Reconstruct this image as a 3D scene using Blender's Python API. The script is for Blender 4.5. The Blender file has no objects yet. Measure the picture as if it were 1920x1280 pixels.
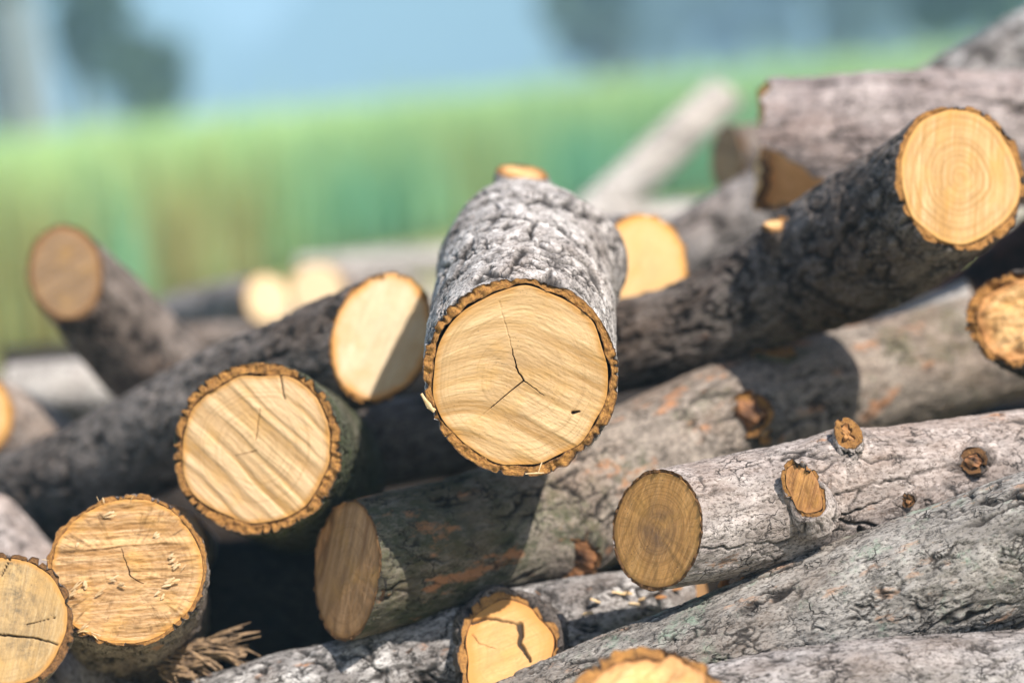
import bpy, math, random
import numpy as np
from mathutils import Vector

S = bpy.context.scene
COL = S.collection
rng = np.random.default_rng(7)
random.seed(7)
FPX = 1920 * 100.0 / 36.0                      # pixels per unit slope (photograph pixels)

# ------------------------------------------------------------------ camera
CAMP = np.array([0.0, 0.0, 0.75])
PITCH, ROLL = math.radians(5.2), math.radians(5.0)
F = np.array([0.0, math.cos(PITCH), -math.sin(PITCH)])
R0 = np.array([1.0, 0.0, 0.0])
U0 = np.cross(R0, F)
RT = math.cos(ROLL) * R0 - math.sin(ROLL) * U0
UP = math.sin(ROLL) * R0 + math.cos(ROLL) * U0


def at(px, py, d):
    return CAMP + d * (F + RT * (px - 960) / FPX + UP * (640 - py) / FPX)


def cv(r, u, t):                                # direction given as right, up, toward the camera
    v = RT * r + UP * u - F * t
    return v / np.linalg.norm(v)


def topx(P):
    q = P - CAMP
    d = q @ F
    return 960 + FPX * (q @ RT) / d, 640 - FPX * (q @ UP) / d, d


cam = bpy.data.cameras.new('camera')
camo = bpy.data.objects.new('camera', cam)
COL.objects.link(camo)
from mathutils import Matrix
M = Matrix(((RT[0], UP[0], -F[0], CAMP[0]), (RT[1], UP[1], -F[1], CAMP[1]), (RT[2], UP[2], -F[2], CAMP[2]), (0, 0, 0, 1)))
camo.matrix_world = M
cam.lens = 100
cam.sensor_width = 36
cam.sensor_fit = 'HORIZONTAL'
cam.clip_end = 3000
cam.clip_start = 0.05
cam.dof.use_dof = True
cam.dof.focus_distance = 2.56
cam.dof.aperture_fstop = 2.2
S.camera = camo

# ------------------------------------------------------------------ light
SUN = cv(0.38, 0.745, 0.55)
el = math.asin(SUN[2])
az = math.atan2(SUN[0], SUN[1])                 # from +Y toward +X
w = bpy.data.worlds.new('World')
S.world = w
w.use_nodes = True
nt = w.node_tree
sky = nt.nodes.new('ShaderNodeTexSky')
sky.sky_type = 'NISHITA'
sky.sun_disc = False
sky.sun_elevation = el
sky.sun_rotation = az
bg = nt.nodes['Background']
bg.inputs['Strength'].default_value = 0.11
nt.links.new(sky.outputs[0], bg.inputs[0])
sl = bpy.data.lights.new('sun', 'SUN')
sl.energy = 4.8
sl.angle = math.radians(0.55)
sl.color = (1.0, 0.935, 0.855)
so = bpy.data.objects.new('sun', sl)
COL.objects.link(so)
so.rotation_euler = Vector(tuple(SUN)).to_track_quat('Z', 'Y').to_euler()
S.view_settings.view_transform = 'Standard'
S.view_settings.look = 'None'
S.view_settings.gamma = 1
S.view_settings.exposure = 0.90
S.cycles.use_denoising = True

# ------------------------------------------------------------------ numpy noise
def _h(ix, iy, iz, seed):
    h = (ix.astype(np.uint32) * np.uint32(374761393) + iy.astype(np.uint32) * np.uint32(668265263)
         + iz.astype(np.uint32) * np.uint32(2147483647 & 0x7feb352d) + np.uint32((seed * 974711) & 0xffffffff))
    h = (h ^ (h >> np.uint32(13))) * np.uint32(1274126177)
    h = (h ^ (h >> np.uint32(16))) * np.uint32(2246822519)
    return h ^ (h >> np.uint32(15))


def noise3(p, seed=0):
    i = np.floor(p).astype(np.int64)
    f = p - i
    u = f * f * f * (f * (f * 6 - 15) + 10)
    out = 0
    for dx in (0, 1):
        wx = u[..., 0] if dx else 1 - u[..., 0]
        for dy in (0, 1):
            wy = u[..., 1] if dy else 1 - u[..., 1]
            for dz in (0, 1):
                wz = u[..., 2] if dz else 1 - u[..., 2]
                h = _h(i[..., 0] + dx, i[..., 1] + dy, i[..., 2] + dz, seed)
                gx = (h & np.uint32(1023)).astype(np.float32) / 511.5 - 1
                gy = ((h >> np.uint32(10)) & np.uint32(1023)).astype(np.float32) / 511.5 - 1
                gz = ((h >> np.uint32(20)) & np.uint32(1023)).astype(np.float32) / 511.5 - 1
                out = out + wx * wy * wz * (gx * (f[..., 0] - dx) + gy * (f[..., 1] - dy) + gz * (f[..., 2] - dz))
    return out * 1.4


def fbm(p, octs=3, seed=0, gain=0.5):
    a, s, out = 1.0, 1.0, 0
    for k in range(octs):
        out = out + a * noise3(p * s, seed + 17 * k)
        a *= gain
        s *= 2.03
    return out


def worley(p, seed=0):
    i = np.floor(p).astype(np.int64)
    f = p - i
    f1 = np.full(p.shape[:-1], 9.0)
    f2 = f1.copy()
    idv = np.zeros(p.shape[:-1])
    for dx in (-1, 0, 1):
        for dy in (-1, 0, 1):
            for dz in (-1, 0, 1):
                h = _h(i[..., 0] + dx, i[..., 1] + dy, i[..., 2] + dz, seed)
                jx = (h & np.uint32(1023)) / 1023.0
                jy = ((h >> np.uint32(10)) & np.uint32(1023)) / 1023.0
                jz = ((h >> np.uint32(20)) & np.uint32(1023)) / 1023.0
                d = np.sqrt((dx + jx - f[..., 0]) ** 2 + (dy + jy - f[..., 1]) ** 2 + (dz + jz - f[..., 2]) ** 2)
                m = d < f1
                f2 = np.where(m, f1, np.minimum(f2, d))
                idv = np.where(m, (h >> np.uint32(7)) % np.uint32(997) / 997.0, idv)
                f1 = np.where(m, d, f1)
    return f1, f2, idv


def sstep(a, b, x):
    t = np.clip((x - a) / (b - a), 0, 1)
    return t * t * (3 - 2 * t)


# ------------------------------------------------------------------ materials
class NB:
    def __init__(s, name):
        s.m = bpy.data.materials.new(name)
        s.m.use_nodes = True
        s.t = s.m.node_tree
        s.b = s.t.nodes['Principled BSDF']

    def n(s, typ, **kw):
        o = s.t.nodes.new(typ)
        for k, v in kw.items():
            if hasattr(o, k):
                setattr(o, k, v)
            else:
                o.inputs[k.replace('_', ' ')].default_value = v
        return o

    def l(s, a, b):
        s.t.links.new(a, b)

    def attr(s, name):
        o = s.n('ShaderNodeAttribute')
        o.attribute_name = name
        return o

    def mix(s, fac, a, b, mode='MIX'):
        o = s.n('ShaderNodeMix')
        o.data_type = 'RGBA'
        o.blend_type = mode
        for i, v in ((0, fac), (6, a), (7, b)):
            if hasattr(v, 'type') and not isinstance(v, (tuple, float, int)):
                s.l(v, o.inputs[i])
            else:
                o.inputs[i].default_value = v if i == 0 else (*v, 1)
        return o.outputs[2]

    def noise(s, vec, scale, detail=4, rough=0.55, vs=None, off=None):
        if vs or off:
            mp = s.n('ShaderNodeMapping')
            mp.inputs['Scale'].default_value = vs or (1, 1, 1)
            mp.inputs['Location'].default_value = off or (0, 0, 0)
            s.l(vec, mp.inputs[0])
            vec = mp.outputs[0]
        o = s.n('ShaderNodeTexNoise')
        o.inputs['Scale'].default_value = scale
        o.inputs['Detail'].default_value = detail
        o.inputs['Roughness'].default_value = rough
        s.l(vec, o.inputs['Vector'])
        return o.outputs[0]

    def rmp(s, v, lo, hi, a=0.0, b=1.0):
        o = s.n('ShaderNodeMapRange')
        s.l(v, o.inputs[0])
        o.inputs[1].default_value = lo
        o.inputs[2].default_value = hi
        o.inputs[3].default_value = a
        o.inputs[4].default_value = b
        return o.outputs[0]

    def math(s, op, a, b=None):
        o = s.n('ShaderNodeMath')
        o.operation = op
        for i, v in ((0, a), (1, b)):
            if v is None:
                continue
            if isinstance(v, (int, float)):
                o.inputs[i].default_value = v
            else:
                s.l(v, o.inputs[i])
        return o.outputs[0]

    def bump(s, h, strength, dist, prev=None):
        o = s.n('ShaderNodeBump')
        o.inputs['Strength'].default_value = strength
        o.inputs['Distance'].default_value = dist
        s.l(h, o.inputs['Height'])
        if prev is not None:
            s.l(prev, o.inputs['Normal'])
        return o.outputs[0]


def bark_mat(name, light, mid, fissure=(0.020, 0.016, 0.014), lichen=(0.20, 0.27, 0.20), lich=0.0,
             flake=(0.42, 0.19, 0.08), flk=0.10, moss=0.0, fine=1.0, streak=0.5, white=0.5, moss_shade_end=0.0, dirt=0.4, relief_=0.0030):
    b = NB(name)
    co = b.attr('bk').outputs['Vector']
    cr = b.attr('crack').outputs['Fac']
    pl = b.attr('plate').outputs['Fac']
    dk = tuple(0.40 * x for x in mid)
    n1 = b.noise(co, 17, 6, 0.62, vs=(1, 1, 0.7))
    n2 = b.noise(co, 90, 8, 0.72, vs=(1, 1, 0.32))
    n3 = b.noise(co, 380, 5, 0.75, vs=(1, 1, 0.55))
    n4 = b.noise(co, 60, 7, 0.7, vs=(1, 1, 0.5), off=(9, 3, 1))
    c = b.mix(b.rmp(n1, 0.38, 0.62), mid, light)
    c = b.mix(b.math('MULTIPLY', pl, 0.35), c, tuple(0.78 * x for x in light))
    c = b.mix(b.math('MULTIPLY', b.rmp(n2, 0.50, 0.66), 0.55 + 0.4 * streak), c, dk)
    hi = tuple(min(0.85, x * 1.45) for x in light)
    c = b.mix(b.math('MULTIPLY', b.rmp(n4, 0.51, 0.63), white), c, hi)
    c = b.mix(b.math('MULTIPLY', b.rmp(n3, 0.50, 0.60), 0.85), c, tuple(0.22 * x for x in mid))
    if lich > 0:
        nl = b.noise(co, 15, 6, 0.68, off=(3, 1, 4))
        nl2 = b.noise(co, 150, 5, 0.75)
        fac = b.math('MULTIPLY', b.rmp(nl, 0.66 - 0.2 * lich, 0.74 - 0.16 * lich), b.rmp(nl2, 0.42, 0.58, 0.05, 0.85))
        c = b.mix(fac, c, lichen)
    if moss > 0:
        nm = b.noise(co, 10, 5, 0.65, off=(7, 5, 2))
        nm2 = b.noise(co, 110, 6, 0.75, off=(1, 5, 2))
        fac = b.math('MULTIPLY', b.rmp(nm, 0.6 - 0.3 * moss, 0.7 - 0.2 * moss), b.rmp(nm2, 0.38, 0.6, 0.05, 0.9))
        c = b.mix(fac, c, (0.055, 0.075, 0.028))
    if moss_shade_end > 0:                                        # mossy butt of the log, painted darker to extend the cast shadow
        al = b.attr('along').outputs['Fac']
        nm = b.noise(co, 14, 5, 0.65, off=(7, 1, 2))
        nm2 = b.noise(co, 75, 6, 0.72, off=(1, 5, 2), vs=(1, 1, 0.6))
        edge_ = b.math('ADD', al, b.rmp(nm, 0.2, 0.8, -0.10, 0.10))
        fac = b.math('MULTIPLY', b.rmp(edge_, moss_shade_end + 0.04, moss_shade_end - 0.05), b.rmp(nm2, 0.34, 0.58, 0.45, 0.97))
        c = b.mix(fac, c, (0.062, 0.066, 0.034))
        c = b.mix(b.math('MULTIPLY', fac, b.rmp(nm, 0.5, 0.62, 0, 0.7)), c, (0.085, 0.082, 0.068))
    # brown weathering in soft patches
    c = b.mix(b.rmp(b.noise(co, 9, 5, 0.65, off=(4, 4, 8), vs=(1, 1, 0.5)), 0.46, 0.66, 0, dirt), c, tuple(m_ * k_ for m_, k_ in zip(mid, (0.95, 0.70, 0.52))))
    nf = b.noise(co, 30, 6, 0.68, off=(5, 8, 1), vs=(1, 1, 0.45))
    c = b.mix(b.rmp(nf, 0.74 - 0.22 * flk ** 0.5, 0.79 - 0.2 * flk ** 0.5, 0, 0.8), c, flake)
    # hair cracks, broken up
    vo = b.n('ShaderNodeTexVoronoi')
    vo.feature = 'DISTANCE_TO_EDGE'
    vo.inputs['Scale'].default_value = 85
    mp = b.n('ShaderNodeMapping')
    mp.inputs['Scale'].default_value = (1, 1, 0.42)
    nz = b.n('ShaderNodeTexNoise')
    nz.inputs['Scale'].default_value = 75
    nz.inputs['Detail'].default_value = 5
    b.l(co, nz.inputs['Vector'])
    ad = b.n('ShaderNodeVectorMath')
    ad.operation = 'MULTIPLY_ADD'
    b.l(nz.outputs['Color'], ad.inputs[0])
    ad.inputs[1].default_value = (0.022, 0.022, 0.022)
    b.l(co, ad.inputs[2])
    b.l(ad.outputs[0], mp.inputs[0])
    b.l(mp.outputs[0], vo.inputs['Vector'])
    gate = b.rmp(b.noise(co, 33, 4, 0.6, off=(2, 9, 6)), 0.47, 0.62)
    fcr = b.math('MULTIPLY', b.rmp(vo.outputs['Distance'], 0.055, 0.012), gate)
    c = b.mix(b.math('MULTIPLY', fcr, 0.9 * fine), c, fissure)
    c = b.mix(b.math('MULTIPLY', b.math('POWER', cr, 0.7), 0.96), c, fissure)
    b.l(c, b.b.inputs['Base Color'])
    b.b.inputs['Roughness'].default_value = 0.88
    b.b.inputs['Specular IOR Level'].default_value = 0.2
    h = b.math('ADD', b.math('MULTIPLY', n2, -0.6), b.math('MULTIPLY', n3, -0.5))
    h = b.math('ADD', h, b.math('MULTIPLY', n4, 0.5))
    h = b.math('ADD', h, b.math('MULTIPLY', fcr, -0.35 * fine))
    b.l(b.bump(h, 1.0, relief_), b.b.inputs['Normal'])
    return b.m


def wood_mat(name, light, dark, heart=(0.30, 0.19, 0.10), hamt=0.25, edge=(0.50, 0.24, 0.055), edgew=0.05,
             streak=0.6, stripe=0.55, spots=0.3, rays=0.0, dirt=0.0, ringy=0.25):
    b = NB(name)
    fc = b.attr('fc').outputs['Vector']
    rad = b.attr('rad').outputs['Fac']
    saw = b.attr('saw').outputs['Fac']
    cr = b.attr('crack').outputs['Fac']
    pc = b.attr('pc').outputs['Vector']          # polar: angle, radius
    c = b.mix(b.math('MULTIPLY', saw, stripe), light, dark)
    f1 = b.noise(fc, 60, 6, 0.7, vs=(0.045, 1.0, 1))
    f2 = b.noise(fc, 260, 6, 0.78, vs=(0.035, 1.0, 1))
    f3 = b.noise(fc, 700, 3, 0.7, vs=(0.4, 1, 1))
    c = b.mix(b.math('MULTIPLY', b.rmp(f1, 0.42, 0.68), streak * 0.8), c, dark)
    c = b.mix(b.math('MULTIPLY', b.rmp(f2, 0.49, 0.66), streak), c, tuple(0.62 * x for x in dark))
    pale = (min(0.9, light[0] * 1.18), min(0.85, light[1] * 1.28), min(0.8, light[2] * 1.55))
    c = b.mix(b.math('MULTIPLY', b.rmp(b.noise(fc, 300, 6, 0.8, vs=(0.05, 1, 1), off=(2, 7, 0)), 0.50, 0.62), streak * 0.8), c, pale)
    c = b.mix(b.math('MULTIPLY', b.rmp(f3, 0.5, 0.8), 0.35), c, tuple(0.55 * x for x in dark))
    rn = b.noise(pc, 1.0, 3, 0.6, vs=(0.5, 26, 0.5))
    c = b.mix(b.math('MULTIPLY', b.rmp(rn, 0.47, 0.66), ringy), c, tuple(0.7 * x for x in dark))
    if rays > 0:
        ry = b.noise(pc, 1.0, 4, 0.7, vs=(38, 2.2, 1))
        c = b.mix(b.math('MULTIPLY', b.math('MULTIPLY', b.rmp(ry, 0.5, 0.68), rays), b.rmp(rad, 0.15, 0.8)), c, tuple(0.33 * x for x in dark))
    hn = b.noise(fc, 28, 5, 0.6, off=(4, 2, 0))
    hf = b.math('MULTIPLY', b.rmp(rad, 0.62, 0.1), b.rmp(hn, 0.38, 0.62))
    c = b.mix(b.math('MULTIPLY', hf, hamt), c, heart)
    pn = b.noise(fc, 38, 3, 0.5, off=(8, 2, 0))
    c = b.mix(b.math('MULTIPLY', b.rmp(pn, 0.5, 0.74), 0.35), c, (0.62, 0.33, 0.07))
    if spots > 0:
        vo = b.n('ShaderNodeTexVoronoi')
        vo.inputs['Scale'].default_value = 330
        b.l(fc, vo.inputs['Vector'])
        sm = b.math('MULTIPLY', b.rmp(vo.outputs['Distance'], 0.22, 0.10), b.rmp(b.noise(fc, 45, 4, 0.6, off=(1, 1, 3)), 0.5, 0.62))
        c = b.mix(b.math('MULTIPLY', sm, spots), c, (0.06, 0.04, 0.03))
    if dirt > 0:
        dn = b.noise(fc, 22, 7, 0.72, off=(6, 6, 0))
        dn2 = b.noise(fc, 150, 6, 0.8)
        c = b.mix(b.math('MULTIPLY', b.math('MULTIPLY', b.rmp(dn, 0.42, 0.66), b.rmp(dn2, 0.4, 0.62)), dirt), c, (0.09, 0.075, 0.055))
    en = b.noise(fc, 70, 3, 0.6, off=(0, 3, 3))
    ee = b.math('ADD', rad, b.math('MULTIPLY', b.rmp(en, 0.2, 0.8, -1, 1), edgew * 0.6))
    c = b.mix(b.rmp(ee, 1 - edgew * 1.6, 1 - edgew * 0.3, 0, 0.8), c, edge)
    c = b.mix(b.math('MULTIPLY', cr, 0.96), c, (0.018, 0.012, 0.008))
    b.l(c, b.b.inputs['Base Color'])
    b.b.inputs['Roughness'].default_value = 0.72
    b.b.inputs['Specular IOR Level'].default_value = 0.3
    h = b.math('ADD', b.math('MULTIPLY', f2, 0.6), b.math('ADD', b.math('MULTIPLY', f3, 0.5), b.math('MULTIPLY', f1, 0.5)))
    b.l(b.bump(h, 0.55, 0.0011), b.b.inputs['Normal'])
    return b.m


def rim_mat(name, a=(0.58, 0.285, 0.07), d=(0.29, 0.12, 0.032)):
    b = NB(name)
    co = b.attr('bk').outputs['Vector']
    pc = b.attr('pc').outputs['Vector']          # angle, 1 (outside) .. 2 (inside)
    cr = b.attr('crack').outputs['Fac']
    sx = b.n('ShaderNodeSeparateXYZ')
    b.l(pc, sx.inputs[0])
    n1 = b.noise(pc, 1.0, 5, 0.7, vs=(30, 5, 1))
    n2 = b.noise(co, 170, 5, 0.75)
    n3 = b.noise(pc, 1.0, 4, 0.65, vs=(5.5, 1.6, 1), off=(2, 5, 0))
    c = b.mix(b.rmp(n1, 0.38, 0.66), a, d)
    c = b.mix(b.rmp(n3, 0.52, 0.66, 0, 0.6), c, tuple(0.75 * x for x in d))
    c = b.mix(b.rmp(n2, 0.52, 0.70, 0, 0.85), c, tuple(0.22 * x for x in d))
    c = b.mix(b.rmp(b.noise(co, 90, 5, 0.75, off=(3, 3, 3)), 0.55, 0.72, 0, 0.7), c, tuple(min(0.8, 1.45 * x) for x in a))
    e = b.math('ADD', sx.outputs[1], b.rmp(n2, 0.3, 0.7, -0.14, 0.14))
    c = b.mix(b.rmp(e, 1.17, 1.02, 0, 0.9), c, (0.060, 0.038, 0.026))
    c = b.mix(b.rmp(e, 1.86, 1.98, 0, 0.6), c, (0.085, 0.042, 0.018))
    c = b.mix(cr, c, (0.03, 0.02, 0.014))
    b.l(c, b.b.inputs['Base Color'])
    b.b.inputs['Roughness'].default_value = 0.9
    b.l(b.bump(b.math('ADD', n2, n1), 1.0, 0.0025), b.b.inputs['Normal'])
    return b.m


def plain_mat(name, c1, c2, scale=20, rough=0.85, bump=0.003):
    b = NB(name)
    tc = b.n('ShaderNodeTexCoord').outputs['Object']
    n = b.noise(tc, scale, 6, 0.65)
    b.l(b.mix(b.rmp(n, 0.35, 0.65), c1, c2), b.b.inputs['Base Color'])
    b.b.inputs['Roughness'].default_value = rough
    b.l(b.bump(n, 0.6, bump), b.b.inputs['Normal'])
    return b.m


# ------------------------------------------------------------------ meshes
def mesh_obj(name, V, Q, mats, parent=None, origin=(0, 0, 0), attrs=None, matidx=None, smooth=True):
    me = bpy.data.meshes.new(name)
    V = np.asarray(V, np.float32) - np.asarray(origin, np.float32)
    Q = np.asarray(Q, np.int32)
    k = Q.shape[1]
    me.vertices.add(len(V))
    me.vertices.foreach_set('co', V.ravel())
    me.loops.add(Q.size)
    me.loops.foreach_set('vertex_index', Q.ravel())
    me.polygons.add(len(Q))
    me.polygons.foreach_set('loop_start', np.arange(0, Q.size, k, dtype=np.int32))
    me.polygons.foreach_set('loop_total', np.full(len(Q), k, np.int32))
    me.polygons.foreach_set('use_smooth', np.full(len(Q), smooth))
    for m in (mats if isinstance(mats, (list, tuple)) else [mats]):
        me.materials.append(m)
    if matidx is not None:
        me.polygons.foreach_set('material_index', np.asarray(matidx, np.int32))
    me.update(calc_edges=True)
    for nm, a in (attrs or {}).items():
        a = np.asarray(a, np.float32)
        if a.ndim == 2:
            t = me.attributes.new(nm, 'FLOAT_VECTOR', 'POINT')
            t.data.foreach_set('vector', a.ravel())
        else:
            t = me.attributes.new(nm, 'FLOAT', 'POINT')
            t.data.foreach_set('value', a.ravel())
    o = bpy.data.objects.new(name, me)
    COL.objects.link(o)
    if parent is not None:
        o.parent = parent
    return o


def gridq(nr, nc, wrap=True, start=0):
    r = np.arange(nr - 1)[:, None]
    c = np.arange(nc if wrap else nc - 1)[None, :]
    c2 = (c + 1) % nc
    a = r * nc + c
    b_ = r * nc + c2
    return np.stack([a, b_, b_ + nc, a + nc], -1).reshape(-1, 4) + start


def tag(o, label=None, cat=None, group=None, kind=None):
    if label: o['label'] = label
    if cat: o['category'] = cat
    if group: o['group'] = group
    if kind: o['kind'] = kind
    return o


def spline(P, rad, res):
    P = np.asarray(P, float)
    rad = np.asarray(rad, float)
    n = len(P)
    Pe = np.vstack([2 * P[0] - P[1], P, 2 * P[-1] - P[-2]])
    re = np.concatenate([[2 * rad[0] - rad[1]], rad, [2 * rad[-1] - rad[-2]]])
    pts, rs = [], []
    for i in range(n - 1):
        t = np.linspace(0, 1, 40, endpoint=False)[:, None]
        p0, p1, p2, p3 = Pe[i:i + 4]
        pts.append(0.5 * (2 * p1 + (p2 - p0) * t + (2 * p0 - 5 * p1 + 4 * p2 - p3) * t ** 2 + (3 * p1 - p0 - 3 * p2 + p3) * t ** 3))
        tt = t[:, 0]
        q0, q1, q2, q3 = re[i:i + 4]
        rs.append(0.5 * (2 * q1 + (q2 - q0) * tt + (2 * q0 - 5 * q1 + 4 * q2 - q3) * tt ** 2 + (3 * q1 - q0 - 3 * q2 + q3) * tt ** 3))
    pts = np.vstack(pts + [P[-1:]])
    rs = np.concatenate(rs + [rad[-1:]])
    seg = np.linalg.norm(np.diff(pts, axis=0), axis=1)
    s = np.concatenate([[0], np.cumsum(seg)])
    ns = max(4, int(s[-1] / res))
    si = np.linspace(0, s[-1], ns + 1)
    C = np.stack([np.interp(si, s, pts[:, k]) for k in range(3)], 1)
    rr = np.interp(si, s, rs)
    T = np.gradient(C, axis=0)
    T /= np.linalg.norm(T, axis=1)[:, None]
    return C, rr, T, si


# bark relief: returns radial offset, fissure mask and plate tone
def relief(style, co, seed, k=1.0):
    off3 = np.array([seed * 1.37, seed * 0.71, seed * 2.13])
    p = co + off3
    wv = np.stack([fbm(p * 45, 2, seed + 1), fbm(p * 45, 2, seed + 2), fbm(p * 45, 2, seed + 3)], -1) * 0.006
    if style == 'bigplate':
        o1, c1_, t1 = relief('plate', co, seed, 1.0)
        q = (p + wv * 0.8) * np.array([29, 29, 13])
        f1, f2, idv = worley(q, seed + 21)
        c0 = (1 - sstep(0.02, 0.17, f2 - f1)) * sstep(-0.15, 0.30, fbm(p * 24, 2, seed + 22))
        return (0.75 * o1 - 0.0042 * c0 + 0.0014 * (idv - 0.5)) * k, np.maximum(0.95 * c1_, c0), t1
    if style == 'plate':                                   # flat flaky plates, dark crevices
        q = (p + wv * 1.1) * np.array([72, 72, 40])
        f1, f2, idv = worley(q, seed)
        e = f2 - f1
        gate = sstep(-0.10, 0.40, fbm(p * 36, 3, seed + 8))
        c1 = (1 - sstep(0.03, 0.19, e)) * gate
        q2 = (p + wv) * np.array([150, 150, 80])
        g1, g2, id2 = worley(q2, seed + 4)
        c2 = (1 - sstep(0.02, 0.16, g2 - g1)) * sstep(0.12, 0.45, fbm(p * 45, 2, seed + 5))
        off = 0.0011 * (idv - 0.5) - 0.0045 * c1 - 0.0018 * c2 + 0.0008 * (id2 - 0.5) + 0.0016 * fbm(p * 18, 2, seed + 6) + 0.0006 * fbm(p * 170, 2, seed + 9)
        return off * k, np.clip(np.maximum(c1, 0.85 * c2), 0, 1), idv
    if style == 'fissure':                                 # thin long cracks, short cross cracks, scaly ridges
        q = (p + wv * 0.8) * np.array([44, 44, 8])
        f1, f2, idv = worley(q, seed)
        gate = sstep(0.0, 0.40, fbm(p * np.array([26, 26, 10]), 3, seed + 8))
        c1 = (1 - sstep(0.01, 0.085, f2 - f1)) * gate
        q2 = (p + wv * 0.9) * np.array([95, 95, 52])
        g1, g2, id2 = worley(q2, seed + 4)
        c2 = (1 - sstep(0.01, 0.085, g2 - g1)) * sstep(0.10, 0.42, fbm(p * np.array([30, 30, 20]), 3, seed + 5))
        off = -0.0036 * c1 - 0.0016 * c2 + 0.0007 * (id2 - 0.5) + 0.0014 * (idv - 0.5) + 0.0013 * fbm(p * np.array([22, 22, 7]), 2, seed + 6) \
            + 0.0011 * fbm(p * np.array([100, 100, 34]), 3, seed + 9)
        return off * k, np.clip(np.maximum(c1, 0.8 * c2), 0, 1), id2
    if style == 'furrow':                                  # long thin furrows, small scales between them
        q = (p + wv * 0.9) * np.array([46, 46, 7.5])
        f1, f2, idv = worley(q, seed)
        gate = sstep(-0.05, 0.35, fbm(p * np.array([26, 26, 10]), 3, seed + 8))
        c1 = (1 - sstep(0.015, 0.10, f2 - f1)) * gate
        q2 = (p + wv * 1.2) * np.array([150, 150, 60])
        g1, g2, id2 = worley(q2, seed + 4)
        c2 = (1 - sstep(0.03, 0.16, g2 - g1)) * sstep(0.02, 0.30, fbm(p * np.array([40, 40, 22]), 3, seed + 5))
        off = -0.0034 * c1 - 0.0016 * c2 + 0.0013 * (id2 - 0.5) + 0.0012 * (idv - 0.5) + 0.0008 * fbm(p * np.array([40, 40, 12]), 2, seed + 6) \
            + 0.0013 * fbm(p * np.array([170, 170, 70]), 3, seed + 9)
        return off * k, np.clip(np.maximum(c1, 0.85 * c2), 0, 1), id2
    # rough, ridged dark bark
    q = (p + wv * 1.5) * np.array([62, 62, 20])
    f1, f2, idv = worley(q, seed)
    gate = sstep(-0.3, 0.3, fbm(p * 28, 2, seed + 8))
    c1 = (1 - sstep(0.02, 0.22, f2 - f1)) * gate
    off = -0.005 * c1 + 0.0028 * (idv - 0.5) + 0.0026 * fbm(p * np.array([30, 30, 12]), 3, seed + 6) + 0.0016 * fbm(p * np.array([140, 140, 60]), 3, seed + 9)
    return off * k, np.clip(c1, 0, 1), idv


def segdist(u, v, poly):
    best = np.full(u.shape, 9.0)
    tt = np.zeros(u.shape)
    L = 0
    for (x0, y0), (x1, y1) in zip(poly[:-1], poly[1:]):
        dx, dy = x1 - x0, y1 - y0
        t = np.clip(((u - x0) * dx + (v - y0) * dy) / (dx * dx + dy * dy + 1e-12), 0, 1)
        d = np.hypot(u - x0 - t * dx, v - y0 - t * dy)
        m = d < best
        tt = np.where(m, L + t, tt)
        best = np.minimum(best, d)
        L += 1
    return best, tt / max(L, 1)


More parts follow.
